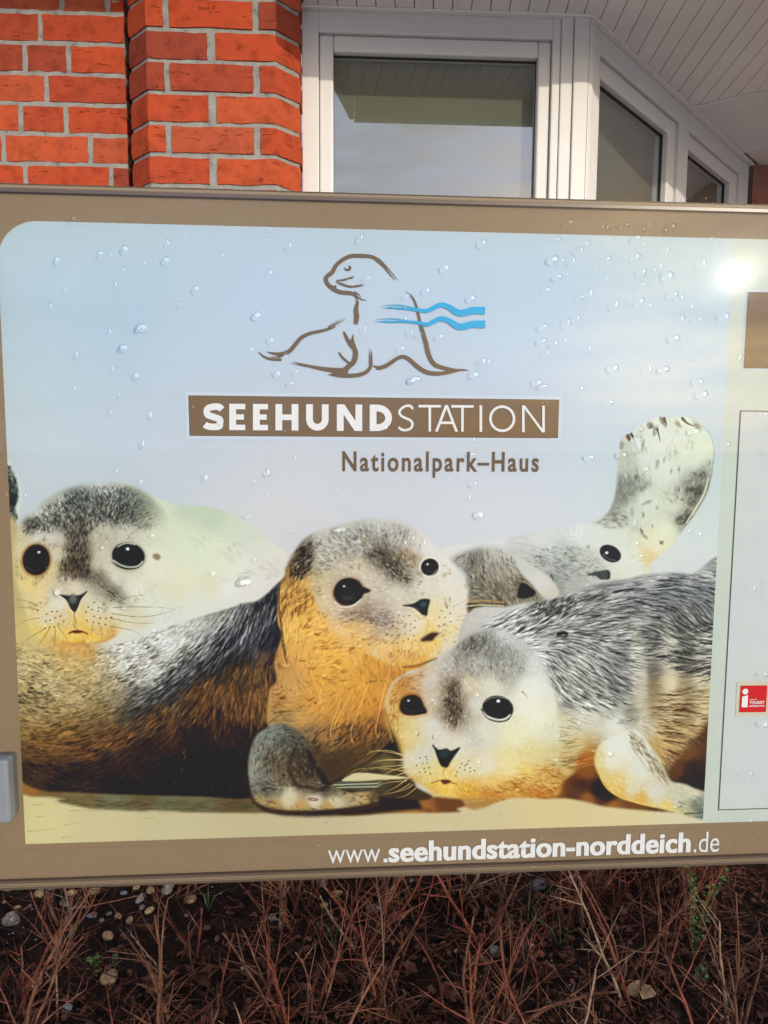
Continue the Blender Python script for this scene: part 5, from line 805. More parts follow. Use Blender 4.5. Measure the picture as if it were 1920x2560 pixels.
# banner
hb = Ink(.0008); hb.shape(q6([(40, 34), (1600, 52), (1595, 238), (45, 228)])); hb.build('banner_border', M['p_halo'], psky)
bb = Ink(.0012); bb.shape(q6([(52, 47), (1588, 65), (1583, 225), (57, 215)])); bb.build('banner', M['p_banner'], psky, 'brown heading banner')
hd = Ink(.0016)
def LB(x0, x1):      # letter box -> artwork, unit coordinates with y down
    return lambda x, y: z6(x0 + (x1 - x0) * x, (82 + (x0 + (x1 - x0) * x - 160) * 8 / 1370) * (1 - y) + (190.5 + (x0 + (x1 - x0) * x - 160) * 10 / 1370) * y)
def letter(ch, x0, x1, tk):
    B = LB(x0, x1); tx = tk / (x1 - x0); ty = tk / 109.0; rect = lambda a, b, c, d: hd.shape([B(a, b), B(c, b), B(c, d), B(a, d)]); px = tk / 1.659
    if ch == 'E':
        rect(0, 0, tx, 1); t2 = ty * .80; rect(tx, 0, 1, t2); rect(tx, .5 - t2 / 2, .92, .5 + t2 / 2); rect(tx, 1 - t2, 1, 1)
    elif ch == 'H': rect(0, 0, tx, 1); rect(1 - tx, 0, 1, 1); rect(tx, .5 - ty * .42, 1 - tx, .5 + ty * .42)
    elif ch == 'T': t2 = ty; rect(0, 0, 1, t2); rect(.5 - tx / 2, t2, .5 + tx / 2, 1)
    elif ch == 'I': rect(0, 0, 1, 1)
    elif ch == 'N':
        rect(0, 0, tx, 1); rect(1 - tx, 0, 1, 1); dx = tx * 1.12; hd.shape([B(0, 0), B(dx, 0), B(1, 1), B(1 - dx, 1)])
    elif ch == 'A':
        dx = tx * 1.1; hd.shape([B(0, 1), B(dx, 1), B(.5 + dx / 2, 0), B(.5 - dx / 2, 0)]); hd.shape([B(1 - dx, 1), B(1, 1), B(.5 + dx / 2, 0), B(.5 - dx / 2, 0)]); rect(.24, .62, .76, .62 + ty)
    elif ch == 'U':
        a = tx / 2; r = .5 - a; yb = 1 - ty / 2; ry = .30; hd.ribbon([B(a, 0), B(a, .3)] + [B(.5 - r * math.cos(t * math.pi / 14), (yb - ry) + ry * math.sin(t * math.pi / 14)) for t in range(15)] + [B(1 - a, .3), B(1 - a, 0)], px, False)
    elif ch == 'D':
        rect(0, 0, tx, 1); a = ty / 2; hd.ribbon([B(tx, a), B(.34, a)] + [B(.34 + (.66 - tx / 2) * math.sin(t * math.pi / 18), .5 - (.5 - a) * math.cos(t * math.pi / 18)) for t in range(1, 18)] + [B(.34, 1 - a), B(tx, 1 - a)], px, False)
    elif ch == 'O': a = tx / 2; hd.ribbon([B(.5 + (.5 - a) * math.cos(t * math.pi / 24), .5 + (.5 - a * .99) * math.sin(t * math.pi / 24)) for t in range(49)], px, False)
    elif ch == 'S':
        a = tx / 2; b = ty / 2 * .9; hd.ribbon([B(.96 - a * .2, .12 + b * .9), B(.78, b * 1.05), B(.52, b), B(.26, .10 + b * .6), B(a * 1.02, .27), B(.22, .42), B(.52, .51), B(.82, .60), B(1 - a * 1.02, .75), B(.78, .92 - b * .5), B(.46, 1 - b), B(.20, .97 - b), B(.02 + a * .3, .88 - b * .8)], px * .97, True)
for ch, a, b in zip('SEEHUND', (115, 222, 320, 413, 540, 667, 803), (197, 288, 382, 508, 633, 772, 895)): letter(ch, a, b, 28)
for ch, a, b in zip('STATION', (920, 1005, 1073, 1140, 1257, 1297, 1433), (985, 1098, 1168, 1233, 1268, 1405, 1527)): letter(ch, a, b, 10.5)
hd.build('heading_lettering', M['p_white'], psky, 'white heading lettering on the brown banner')
# ---- outline emblem of a sitting seal, with two waves
zL = lambda p: [(600 + x / 2.5922, 520 + y / 2.5922) for x, y in p]
em = Ink(.0012)
def eb(p, w): em.ribbon(zL(p), [q / 2.5922 for q in w])
eb([(760, 590), (740, 562), (705, 552), (655, 548), (610, 530), (570, 497), (556, 462), (570, 440), (598, 418), (622, 375), (668, 336), (718, 314), (790, 312), (850, 318), (896, 345)], [14, 22, 28, 28, 28, 28, 28, 28, 28, 26, 26, 26, 26, 22, 12])
eb([(850, 308), (905, 338), (955, 390), (1022, 468)], [10, 10, 8, 2]); eb([(880, 338), (930, 380), (965, 425), (1005, 470)], [14, 14, 9, 2]); eb([(745, 565), (782, 592), (822, 601)], [12, 9, 1]); eb([(740, 545), (770, 562), (785, 582)], [12, 7, 1])
eb([(674, 388), (690, 402), (708, 400), (714, 385), (704, 377)], [3, 14, 18, 14, 5]); eb([(626, 472), (680, 466), (742, 442)], [8, 14, 2]); eb([(622, 480), (660, 495), (720, 512), (806, 504)], [4, 16, 14, 2]); eb([(690, 462), (722, 458), (740, 456)], [6, 5, 1]); eb([(740, 506), (780, 500), (802, 494)], [6, 5, 1]); eb([(592, 512), (612, 518), (622, 500)], [22, 26, 2]); eb([(596, 515), (600, 500)], [10, 1])
eb([(750, 755), (756, 705), (752, 660), (760, 620), (764, 592)], [26, 33, 30, 20, 1]); eb([(752, 640), (756, 612), (750, 592)], [14, 8, 1])
eb([(122, 932), (150, 960), (200, 980), (270, 985)], [3, 12, 17, 14]); eb([(172, 932), (225, 945), (280, 946), (325, 925), (360, 885), (400, 840), (460, 812), (520, 800), (575, 785), (620, 770)], [1, 18, 28, 28, 26, 26, 22, 20, 16, 8]); eb([(575, 780), (630, 750), (688, 722)], [12, 8, 1]); eb([(570, 772), (625, 740), (676, 713)], [7, 5, 1]); eb([(200, 966), (240, 968), (280, 960)], [1, 8, 10])
eb([(672, 800), (690, 840), (715, 885), (745, 920), (748, 960), (735, 1000), (705, 1026), (665, 1050)], [8, 22, 24, 30, 34, 34, 32, 16]); eb([(735, 815), (730, 860), (742, 905)], [1, 18, 26]); eb([(716, 850), (722, 880)], [2, 10]); eb([(640, 935), (665, 970), (710, 1008)], [8, 14, 14])
eb([(345, 997), (420, 1018), (500, 1036), (590, 1050), (680, 1050), (720, 1018)], [1, 14, 22, 30, 30, 14]); eb([(325, 1008), (400, 1022), (470, 1036)], [1, 5, 6]); eb([(572, 1080), (640, 1084), (710, 1088), (780, 1080), (825, 1058), (848, 1020), (852, 960), (852, 920)], [2, 28, 26, 26, 24, 20, 9, 1]); eb([(842, 1015), (840, 960), (838, 908)], [10, 5, 1]); eb([(590, 1058), (620, 1068), (700, 1072)], [2, 26, 26])
eb([(862, 1022), (905, 1036), (960, 1015), (1020, 975), (1060, 965), (1100, 985), (1150, 1030), (1210, 1065), (1280, 1074), (1350, 1066), (1430, 1050), (1484, 1054)], [4, 24, 26, 24, 24, 26, 28, 28, 26, 22, 14, 1]); eb([(880, 1046), (910, 1044), (950, 1030)], [1, 10, 14])
eb([(1072, 540), (1120, 590), (1140, 640), (1148, 690)], [1, 6, 8, 8]); eb([(1100, 550), (1130, 600), (1150, 660), (1165, 740), (1182, 800), (1205, 880), (1225, 960), (1262, 1015), (1330, 1040), (1400, 1052), (1450, 1045)], [1, 8, 12, 18, 26, 28, 28, 28, 24, 18, 2])
em.build('seal_emblem', M['p_logo'], psky, 'brown brush-stroke outline of a sitting seal')
wv = Ink(.0019)
def wb(p, w): wv.ribbon(zL(p), [q / 2.5922 for q in w])
for dy in (0, 89):
    dx = -40 if dy else 0
    wb([(930 + dx, 648 + dy), (1000 + dx, 652 + dy), (1080 + dx * .6, 655 + dy - (6 if dy else 0)), (1150, 663 + dy - 8 * (dy > 0)), (1210, 668 + dy), (1255, 648 + dy), (1300, 634 + dy - 4), (1350, 642 + dy), (1400, 675 + dy), (1440, 682 + dy), (1510, 666 + dy), (1586, 668 + dy)], [1, 8, 14, 20, 26, 30, 31, 34, 40, 44, 46, 50])
    wb([(905 + dx, 640 + dy), (990 + dx, 630 + dy), (1070 + dx * .5, 638 + dy), (1160, 655 + dy)], [1, 4, 4, 6]); wb([(915 + dx, 656 + dy), (980 + dx, 644 + dy), (1060 + dx * .5, 646 + dy)], [1, 4, 1]); wb([(950 + dx, 632 + dy), (1020 + dx, 629 + dy), (1090 + dx * .5, 636 + dy)], [1, 3, 1])
wv.build('wave_emblem', M['p_blue'], psky, 'two cyan brush-stroke waves across the seal emblem')
# ---- running text, set in the built-in typeface
def text(name, s, u0, u1, v0, v1, mat, off, parent, bold=0.0, space=1.0, lab=None, italic=0.0):
    cu = bpy.data.curves.new(name, 'FONT'); cu.body = s; cu.size = 1.0; cu.offset = bold; cu.space_character = space; cu.shear = italic; cu.resolution_u = 6; cu.fill_mode = 'FRONT'
    to = bpy.data.objects.new(name, cu); COL.objects.link(to); bpy.context.view_layer.update(); dg = bpy.context.evaluated_depsgraph_get()
    me = bpy.data.meshes.new_from_object(to.evaluated_get(dg)); bpy.data.objects.remove(to); bpy.data.curves.remove(cu)
    c = np.zeros(len(me.vertices) * 3, np.float32); me.vertices.foreach_get('co', c); c = c.reshape(-1, 3); lo, hi = c.min(0), c.max(0)
    for vt, p in zip(me.vertices, c): vt.co = sp(u0 + (p[0] - lo[0]) / (hi[0] - lo[0]) * (u1 - u0), v0 + (p[1] - lo[1]) / (hi[1] - lo[1]) * (v1 - v0), off)
    me.materials.clear(); me.materials.append(mat); o = link(bpy.data.objects.new(name, me), parent)
    if lab: tag(o, lab)
    return o
a = uv(*z6(690, 363)); b = uv(*z6(1505, 285)); d_ = uv(*z6(1060, 389)); t_ = uv(*z6(1035, 280))
text('subheading_lettering', 'Nationalpark\u2013Haus', a[0], b[0], d_[1], t_[1], M['p_logo'], .0012, psky, .020, 1.22, 'brown subheading lettering under the banner')
foot = on_sign(quad('web_address_band', [(PU0 - .02, -.434), (PU1, -.434), (PU1, PV0 - .006), (PU0 - .02, PV0 - .006)], M['p_brown'], .0004, None)); tag(foot, 'brown band with the white web address')
z7b = lambda x, y: uv(780 + x / 1.4553, 2040 + y / 1.4553)
a = z7b(58, 171); b = z7b(248, 118); text('web_address_lettering', 'www', a[0], b[0], (a[1] + z7b(248, 166)[1]) / 2, (b[1] + z7b(60, 122)[1]) / 2, M['p_white'], .0012, foot, -.004)
a = z7b(260, 166); dot = .0042; quad('web_address_lettering', [(a[0], a[1]), (a[0] + .0040, a[1]), (a[0] + .0040, a[1] + .0040), (a[0], a[1] + .0040)], M['p_white'], .0012, foot)
a = z7b(280, 166); b = z7b(1376, 57); text('web_address_lettering', 'seehundstation-norddeich', a[0], b[0], (a[1] + z7b(1376, 131)[1]) / 2, (b[1] + z7b(430, 86)[1]) / 2, M['p_white'], .0012, foot, .021, 1.03)
a = z7b(280, 166); b = z7b(1376, 57)
for kx, ko in ((.0006, .00123), (-.0006, .00126)): text('web_address_lettering', 'seehundstation-norddeich', a[0] + kx, b[0] + kx, (a[1] + z7b(1376, 131)[1]) / 2, (b[1] + z7b(430, 86)[1]) / 2, M['p_white'], ko, foot, .021, 1.03)
a = z7b(1386, 131); b = z7b(1482, 54); text('web_address_lettering', '.de', a[0], b[0], a[1], b[1], M['p_white'], .0012, foot, -.002)
# ---- red tourist information badge
zR = lambda x, y: uv(1760 + x / 9.219, 1680 + y / 9.219)
quad('badge_border', [zR(705, 1010), zR(1600, 1000), zR(1640, 205), zR(745, 215)], M['p_cream'], .0013, right)
badge = quad('tourist_badge', [zR(790, 915), zR(1405, 912), zR(1438, 296), zR(825, 300)], M['p_red'], .0017, right); tag(badge, 'small red tourist information badge')
ck = uv(1760 + 928 / 9.219, 1680 + 435 / 9.219); mesh_obj('badge_mark', [sp(ck[0] + .0031 * math.cos(t * math.pi / 12), ck[1] + .0031 * math.sin(t * math.pi / 12), .0021) for t in range(24)], [tuple(range(24))], M['p_white'], right)
quad('badge_mark', [zR(838, 795), zR(975, 795), zR(990, 515), zR(925, 535), zR(855, 550)], M['p_white'], .0021, right)
a = zR(1020, 725); b = zR(1370, 650); text('badge_lettering', 'TOURIST', a[0], b[0], a[1], b[1], M['p_white'], .0021, right, .03)
a = zR(1015, 790); b = zR(1362, 745); text('badge_lettering', 'INFORMATION', a[0], b[0], a[1], b[1], M['p_white'], .0021, right, .03)
a = zR(1025, 632); b = zR(1195, 600); text('badge_lettering', 'GEPR\u00dcFTE', a[0], b[0], a[1], b[1], M['p_white'], .0021, right, .02)
# ---- posts and clamps
def clamp(u0, u1, v0, v1):
    k = MB(); k.prism([sp(u0, v0, -.022), sp(u1, v0, -.022), sp(u1, v1, -.022), sp(u0, v1, -.022)], [sp(u0, v0, GAP + .012), sp(u1, v0, GAP + .012), sp(u1, v1, GAP + .012), sp(u0, v1, GAP + .012)]); return on_sign(bevel(k.build('clamp', M['alu']), .0032, 3))
ca = uv(58, 1878); cb = uv(55, 2032)
for v0, v1 in ((cb[1], ca[1]), (.10, .10 + ca[1] - cb[1])):
    clamp(-.445, -.3585, v0, v1); clamp(UR - .045, UR + .04, v0, v1)
for u in (-.465, UR + .060):
    k = MB(); k.tube([sp(u, -1.06, -.004), sp(u, .27, -.004)], .020, 20); on_sign(k.build('post', M['alu'], None, True))
    k = MB(); k.tube([sp(u, .27, -.004), sp(u, .278, -.004)], [.0215, .0215], 20); on_sign(k.build('post_cap', M['alu'], None, True))
# ================================================================ water drops on the cover
def water():
    """clear drop: focused light and a dark rim are put into its transparent tint"""
    m, n, l, b = newmat('water'); n.remove(b); out = n['Material Output']; tr = N(n, 'ShaderNodeBsdfTransparent'); gl = N(n, 'ShaderNodeBsdfGlossy', Roughness=.05); lw = N(n, 'ShaderNodeLayerWeight', Blend=.5); fr = N(n, 'ShaderNodeFresnel', IOR=1.33)
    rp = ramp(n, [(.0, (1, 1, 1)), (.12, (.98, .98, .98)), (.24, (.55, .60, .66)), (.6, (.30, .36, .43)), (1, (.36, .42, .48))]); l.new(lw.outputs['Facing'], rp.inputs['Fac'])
    mu = N(n, 'ShaderNodeMixRGB', blend_type='MULTIPLY'); mu.inputs['Fac'].default_value = 1; mu.inputs['Color2'].default_value = (1.34, 1.34, 1.33, 1); l.new(rp.outputs['Color'], mu.inputs['Color1']); l.new(mu.outputs['Color'], tr.inputs['Color'])  # brightened tint stands in for sunlight focused by the drop
    rf_ = N(n, 'ShaderNodeBsdfRefraction', IOR=1.33, Roughness=0); m2 = N(n, 'ShaderNodeMixShader'); m2.inputs['Fac'].default_value = .22; l.new(tr.outputs[0], m2.inputs[1]); l.new(rf_.outputs[0], m2.inputs[2])
    mx = N(n, 'ShaderNodeMixShader'); l.new(fr.outputs['Fac'], mx.inputs['Fac']); l.new(m2.outputs[0], mx.inputs[1]); l.new(gl.outputs[0], mx.inputs[2]); l.new(mx.outputs[0], out.inputs['Surface']); return m
M['water'] = water()
def drop_mesh(kind, seed):
    r = random.Random(seed); na, nr_ = 18, 5; out = []
    for i in range(na):
        t = 2 * math.pi * i / na; rr = .5 * (1 + r.uniform(-.12, .12)); x, y = rr * math.cos(t), rr * math.sin(t)
        if kind == 0: x *= .60 * (1 if y < 0 else 1 - .75 * max(0, y) / .55); y *= 1.25                 # teardrop, heavy below
        elif kind == 1: x *= .92; y *= .80                                                             # blob
        elif kind == 2: x *= .95 if y > 0 else max(.14, .95 + 1.9 * y); y *= 1.15                       # blob with a running tail
        elif kind == 3: x *= 1.15; y = y * .62 if y > 0 else y * (.55 if abs(x) < .25 else 1.0)           # bridge with two feet
        else: x *= .55; y *= 1.0
        out.append((x, y))
    v = [(0, 0, .24)]; f = []
    for k in range(1, nr_ + 1):
        q = k / nr_; h = .24 * math.sqrt(max(0, 1 - q * q))
        for i, (x, y) in enumerate(out): v.append((x * q, y * q - .06 * (1 - q), h))
    for i in range(na): f.append((0, 1 + i, 1 + (i + 1) % na))
    for k in range(nr_ - 1):
        for i in range(na): a = 1 + k * na; f.append((a + i, a + na + i, a + na + (i + 1) % na, a + (i + 1) % na))
    me = bpy.data.meshes.new('water_drop'); me.from_pydata(v, [], f); me.materials.append(M['water']); me.polygons.foreach_set('use_smooth', [True] * len(f)); me.update(); return me
DM = [[drop_mesh(k, 50 + 7 * k + j) for j in range(4)] for k in range(5)]
zTL = zm(0, 520, 2.5922); zTM = zm(600, 520, 2.5922); zTR = zm(1280, 520, 2.5922)
DR = zTL([(485, 95, 45), (735, 125, 25), (537, 172, 20), (815, 290, 60), (655, 315, 45), (725, 322, 30), (805, 420, 40), (940, 375, 40), (1078, 355, 60), (1088, 240, 50), (1197, 190, 22), (1440, 325, 40), (380, 355, 50), (755, 512, 50), (432, 548, 30), (338, 650, 50), (1272, 545, 50), (1170, 640, 35), (718, 808, 50), (915, 785, 75), (803, 915, 65), (505, 960, 55), (733, 1048, 45), (888, 1097, 55), (1067, 1085, 22), (493, 1178, 40), (780, 1222, 40), (722, 1335, 50), (980, 1340, 65), (822, 1388, 18), (930, 1530, 60), (1250, 1300, 45)])
DR += zTM([(165, 195, 40), (187, 157, 28), (315, 257, 50), (775, 212, 60), (1558, 248, 50), (192, 442, 45), (1320, 408, 55), (818, 470, 35), (1200, 555, 45), (1485, 600, 50), (107, 710, 65), (1070, 587, 38), (1055, 665, 40), (1055, 730, 40), (590, 785, 30), (798, 792, 45), (200, 872, 45), (70, 930, 38), (287, 970, 55), (1098, 810, 45), (1150, 830, 40), (1285, 845, 50), (1035, 925, 45), (1490, 980, 28), (1555, 1005, 60), (1590, 1010, 55), (1508, 1090, 60), (242, 1088, 50), (357, 1075, 35), (325, 1145, 45), (730, 1073, 35), (1120, 1118, 75), (282, 1452, 30), (355, 1455, 28), (930, 1425, 50), (1495, 1252, 30), (1493, 1503, 45), (350, 1620, 45), (1490, 1600, 45), (845, 320, 25), (1210, 915, 25)])
DR += zTR([(350, 112, 55), (445, 148, 20), (560, 145, 35), (585, 150, 45), (625, 130, 45), (670, 150, 45), (712, 130, 42), (820, 160, 40), (858, 128, 30), (960, 165, 45), (1008, 140, 55), (1297, 185, 40), (270, 225, 35), (315, 208, 22), (418, 292, 55), (455, 247, 35), (608, 220, 38), (783, 212, 45), (823, 258, 42), (972, 290, 38), (1253, 220, 40), (172, 402, 35), (250, 350, 65), (302, 358, 30), (370, 355, 50), (592, 350, 40), (780, 335, 45), (738, 355, 20), (1205, 368, 60), (513, 430, 28), (617, 405, 18), (280, 462, 50), (335, 452, 30), (582, 475, 32), (820, 432, 45), (888, 415, 38), (927, 395, 45), (988, 460, 65), (208, 547, 45), (480, 562, 65), (425, 592, 40), (770, 528, 28), (818, 512, 38), (1255, 490, 22), (1385, 510, 45), (1438, 492, 35), (1022, 578, 48), (1067, 598, 35), (1108, 578, 25), (645, 635, 60), (738, 635, 38), (803, 622, 50), (860, 645, 38), (900, 632, 20), (488, 668, 20), (532, 650, 20), (1128, 655, 38), (400, 725, 55), (338, 752, 55), (187, 782, 50), (450, 742, 20), (1068, 733, 40), (1182, 735, 38), (1350, 718, 55), (1030, 855, 60), (1092, 905, 35), (1287, 888, 20), (178, 875, 50), (258, 892, 45), (318, 870, 35), (208, 950, 50), (327, 928, 20), (410, 930, 28), (475, 918, 50), (635, 1050, 60), (857, 1052, 60), (963, 1055, 60), (1437, 975, 55), (1183, 1133, 50), (1208, 1220, 60), (148, 1145, 50), (187, 1163, 50), (423, 1180, 55), (612, 1267, 45), (170, 1275, 28), (205, 1270, 25), (695, 1607, 50), (800, 1440, 50), (1158, 1455, 60), (1212, 1508, 18), (1360, 1535, 45), (1605, 1345, 45), (1640, 1580, 45), (483, 1618, 40)])
DR += zA([(235, 275, 60), (70, 275, 50), (1010, 65, 45), (1217, 165, 60), (1448, 417, 40), (1315, 620, 60), (888, 722, 60), (505, 1115, 90), (1072, 1235, 75), (763, 1530, 60), (1330, 1432, 50), (1257, 1570, 60)])
DR += zB([(395, 128, 70), (925, 78, 90), (808, 155, 60), (922, 270, 50), (1508, 222, 45), (748, 460, 50), (1112, 580, 40), (498, 647, 35), (818, 815, 65), (455, 950, 60), (728, 1015, 130), (745, 1275, 50)])
DR += zC([(535, 205, 100), (660, 300, 90), (1108, 265, 55), (1193, 305, 55), (1045, 310, 50), (557, 560, 50), (318, 950, 70), (105, 1275, 90), (400, 1190, 50), (322, 1253, 30), (400, 1357, 55)]) + zF([(190, 325, 65), (768, 1365, 55), (615, 1320, 40)])
DR += zG([(845, 675, 60), (1005, 512, 50), (1170, 462, 45), (1105, 212, 60), (1052, 238, 50), (922, 90, 45), (1432, 518, 45), (800, 960, 60), (892, 1038, 45), (1235, 905, 40), (1482, 918, 60), (1538, 1018, 50), (1628, 1022, 35), (855, 1243, 50), (1432, 1212, 50), (1515, 1230, 70), (752, 1480, 55), (282, 1098, 30), (1045, 1680, 40), (1250, 1210, 20), (1455, 222, 55), (1572, 255, 40)])
DR += zD([(845, 287, 40), (1033, 275, 50), (1158, 355, 50), (1040, 400, 50), (1105, 445, 28), (1093, 655, 50), (1105, 780, 35), (1133, 850, 35), (1375, 588, 35), (1405, 708, 30), (1465, 728, 35), (610, 820, 45), (217, 622, 55), (152, 517, 40), (185, 437, 50)])
DR += zH([(572, 1340, 55), (1525, 240, 50), (1637, 190, 55), (1600, 810, 55), (1600, 1145, 60), (1405, 1458, 35), (1447, 1493, 35), (1505, 1470, 50), (1505, 1780, 40), (790, 1080, 40), (365, 1140, 50)])
DR += [(792, 2108, 14), (1345, 2090, 14), (1810, 2108, 16), (1865, 2072, 14), (1325, 2160, 16)]
def place(x, y):
    side = 'left' if x < 560 else ('middle' if x < 1240 else 'right')
    if y < 600: return 'on the brown top border, ' + side
    if y < 985: return {'left': 'on the blue print left of the seal emblem', 'middle': 'around the seal emblem', 'right': 'between the emblem and the sun glare'}[side] if x < 1800 else 'on the pale text panel'
    if y < 1240: return {'left': 'on the sky over the left pup', 'middle': 'around the heading and subheading', 'right': 'near the raised hind flipper'}[side] if x < 1800 else 'on the pale text panel'
    if y > 2030: return 'low on the sand and web address band'
    return {'left': 'over the left pup', 'middle': 'over the two front pups', 'right': 'over the rear right pup'}[side] if x < 1800 else 'on the pale text panel'
SHAPE = ('teardrop', 'rounded', 'tailed', 'bridging', 'narrow')
DSC = [2.5922] * (32 + 41 + 94) + [3.456] * 24 + [3.1904] * 11 + [3.0722] * 3 + [3.4563] * 22 + [2.3042] * 15 + [2.6758] * 11 + [1.0] * 5
assert len(DSC) == len(DR), (len(DSC), len(DR))
rd = random.Random(5)
for (x, y, sz), sc in zip(DR, DSC):
    px = sz / sc; kind = rd.choices(range(5), (4, 4, 4, 1.2, 3))[0]
    if px > 27: kind = 3
    if px < 9: kind = 1 if rd.random() < .6 else 4
    u, v = uv(x + 5, y - 3); s_ = px * .00030
    big = 'large' if px > 21 else ('small' if px < 12 else 'clear')
    o = bpy.data.objects.new('water_drop', DM[kind][rd.randrange(4)]); COL.objects.link(o)
    o.matrix_world = Matrix.Translation(sp(u, v, GAP + .00005)) @ Matrix(((sa.x, 0, sn.x, 0), (sa.y, 0, sn.y, 0), (0, 1, 0, 0), (0, 0, 0, 1))) @ Matrix.Rotation(rd.uniform(-.25, .25), 4, 'Z') @ Matrix.Diagonal((s_ * rd.choice((-1, 1)) * 1.0, s_, s_ * .8, 1))
    tag(o, f'{big} {SHAPE[kind]} water drop {place(x, y)}', 'water drop', 'rain drops on the sign cover')

# fine spray between the drops
mist = MB(); rm_ = random.Random(77)
for _ in range(900):
    if rm_.random() < .6: x, y = rm_.gauss(1640, 170), rm_.gauss(720, 150)
    else: x, y = rm_.uniform(20, 1900), rm_.uniform(500, 2100)
    if not (10 < x < 1915 and 480 < y < 2140): continue
    u, v = uv(x, y); r_ = rm_.uniform(.0003, .0009) * (1 if rm_.random() < .9 else 1.5); c = []
    for q, hh in ((1, 0), (.75, .5)): c += [sp(u + r_ * q * math.cos(a * math.pi / 3), v + r_ * q * math.sin(a * math.pi / 3), GAP + .00004 + hh * r_) for a in range(6)]
    c.append(sp(u, v, GAP + .00004 + .7 * r_)); mist.add(c, [(a, (a + 1) % 6, 6 + (a + 1) % 6, 6 + a) for a in range(6)] + [(6 + a, 6 + (a + 1) % 6, 12) for a in range(6)])
tag(mist.build('water_spray', M['water'], None, True), 'fine water spray speckling the acrylic cover', 'water spray', kind='stuff')

# ================================================================ planting bed: stones, stems, litter, green shoots
CP = Vector((0, 0, CAM_H))
def on_ground(x, y):                  # measured point of the bed -> spot on the soil
    d = fwd + rt * ((x - 960) / 1800) + upv * ((1280 - y) / 1800); t = -CAM_H / d.z; p = CP + d * t; return p.x, p.y
M['stone'] = mottled('pebble', [(.25, (.10, .088, .07)), (.55, (.22, .19, .15)), (.8, (.36, .32, .26))], 30, 6, .8, .4, 200, perobj=.35)
M['stone2'] = mottled('ochre_pebble', [(.25, (.22, .13, .05)), (.55, (.40, .27, .13)), (.8, (.55, .45, .30))], 30, 6, .8, .4, 200, perobj=.25)
M['stone3'] = mottled('slate_pebble', [(.25, (.09, .095, .10)), (.55, (.17, .18, .19)), (.8, (.30, .31, .32))], 30, 6, .8, .4, 200, perobj=.3)
def stone_mesh(seed):
    bm = bmesh.new(); bmesh.ops.create_icosphere(bm, subdivisions=3, radius=.5); r = random.Random(seed); o = Vector((r.random() * 50, r.random() * 50, 0)); sx, sy, sz = r.uniform(.85, 1.25), r.uniform(.7, 1), r.uniform(.55, .8)
    for v in bm.verts:
        d = 1 + .28 * noise.noise(v.co * 1.7 + o) + .08 * noise.noise(v.co * 5 + o); v.co = Vector((v.co.x * d * sx, v.co.y * d * sy, v.co.z * d * sz))
    me = bpy.data.meshes.new('pebble'); bm.to_mesh(me); bm.free(); me.polygons.foreach_set('use_smooth', [True] * len(me.polygons)); return me
zS = lambda x, y: (x * 960 / 1659, 2080 + y * 480 / 830); zS2 = lambda x, y: (960 + x * 960 / 1659, 2080 + y * 480 / 830)
ST = [(zS(170, 280), 36, 1), (zS(310, 273), 32, 1), (zS(405, 262), 36, 1), (zS(275, 303), 30, 0), (zS(50, 378), 66, 0), (zS(533, 265), 24, 2), (zS(510, 355), 30, 1), (zS(440, 375), 20, 0), (zS(395, 352), 32, 2), (zS(560, 373), 32, 1), (zS(615, 328), 22, 2), (zS(645, 350), 36, 1), (zS(610, 290), 40, 0), (zS(725, 250), 50, 0), (zS(650, 255), 36, 1), (zS(465, 445), 44, 1), (zS(820, 295), 56, 1), (zS(1178, 360), 36, 2), (zS(1390, 235), 52, 0), (zS(1455, 268), 40, 1), (zS(470, 640), 56, 1), (zS(290, 785), 34, 2), (zS(1048, 588), 22, 1), (zS(1610, 330), 60, 2), (zS(1400, 322), 30, 1), (zS(155, 665), 46, 1), (zS(470, 342), 18, 0), (zS(805, 350), 14, 2), (zS(75, 322), 20, 1), (zS(130, 315), 16, 0),
      (zS2(668, 230), 58, 2), (zS2(480, 535), 40, 2), (zS2(118, 205), 20, 0), (zS2(30, 130), 40, 0), (zS(35, 255), 24, 1), (zS(95, 252), 20, 1), (zS(215, 262), 18, 2), (zS(20, 300), 14, 1), (zS(355, 300), 14, 0), (zS(590, 245), 26, 1)]
SN = ('pale grey', 'ochre', 'slate grey')
rs = random.Random(3); SM = [stone_mesh(i) for i in range(8)]
def near(x, y):
    c = 'under the sign at far left' if x < 250 else ('under the sign left of centre' if x < 620 else ('under the middle of the sign' if x < 1100 else 'under the right sign half'))
    return c
for (q, sz, k) in ST:
    x, y = on_ground(*q); dist = math.hypot(x, y, CAM_H); s_ = sz / 1.728 * dist / 1800 * 1.05
    me = SM[rs.randrange(8)].copy(); me.materials.append(M[('stone', 'stone2', 'stone3')[k]]); o = bpy.data.objects.new('pebble', me); COL.objects.link(o)
    o.location = (x, y, ground_z(x, y) + s_ * .14); o.rotation_euler = (rs.uniform(-.3, .3), rs.uniform(-.3, .3), rs.uniform(0, 6.28)); o.scale = (s_,) * 3
    tag(o, f"{'large' if sz > 44 else ('small' if sz < 25 else 'medium')} {SN[k]} pebble {near(*q)}", 'pebble', 'pebbles on the bed')
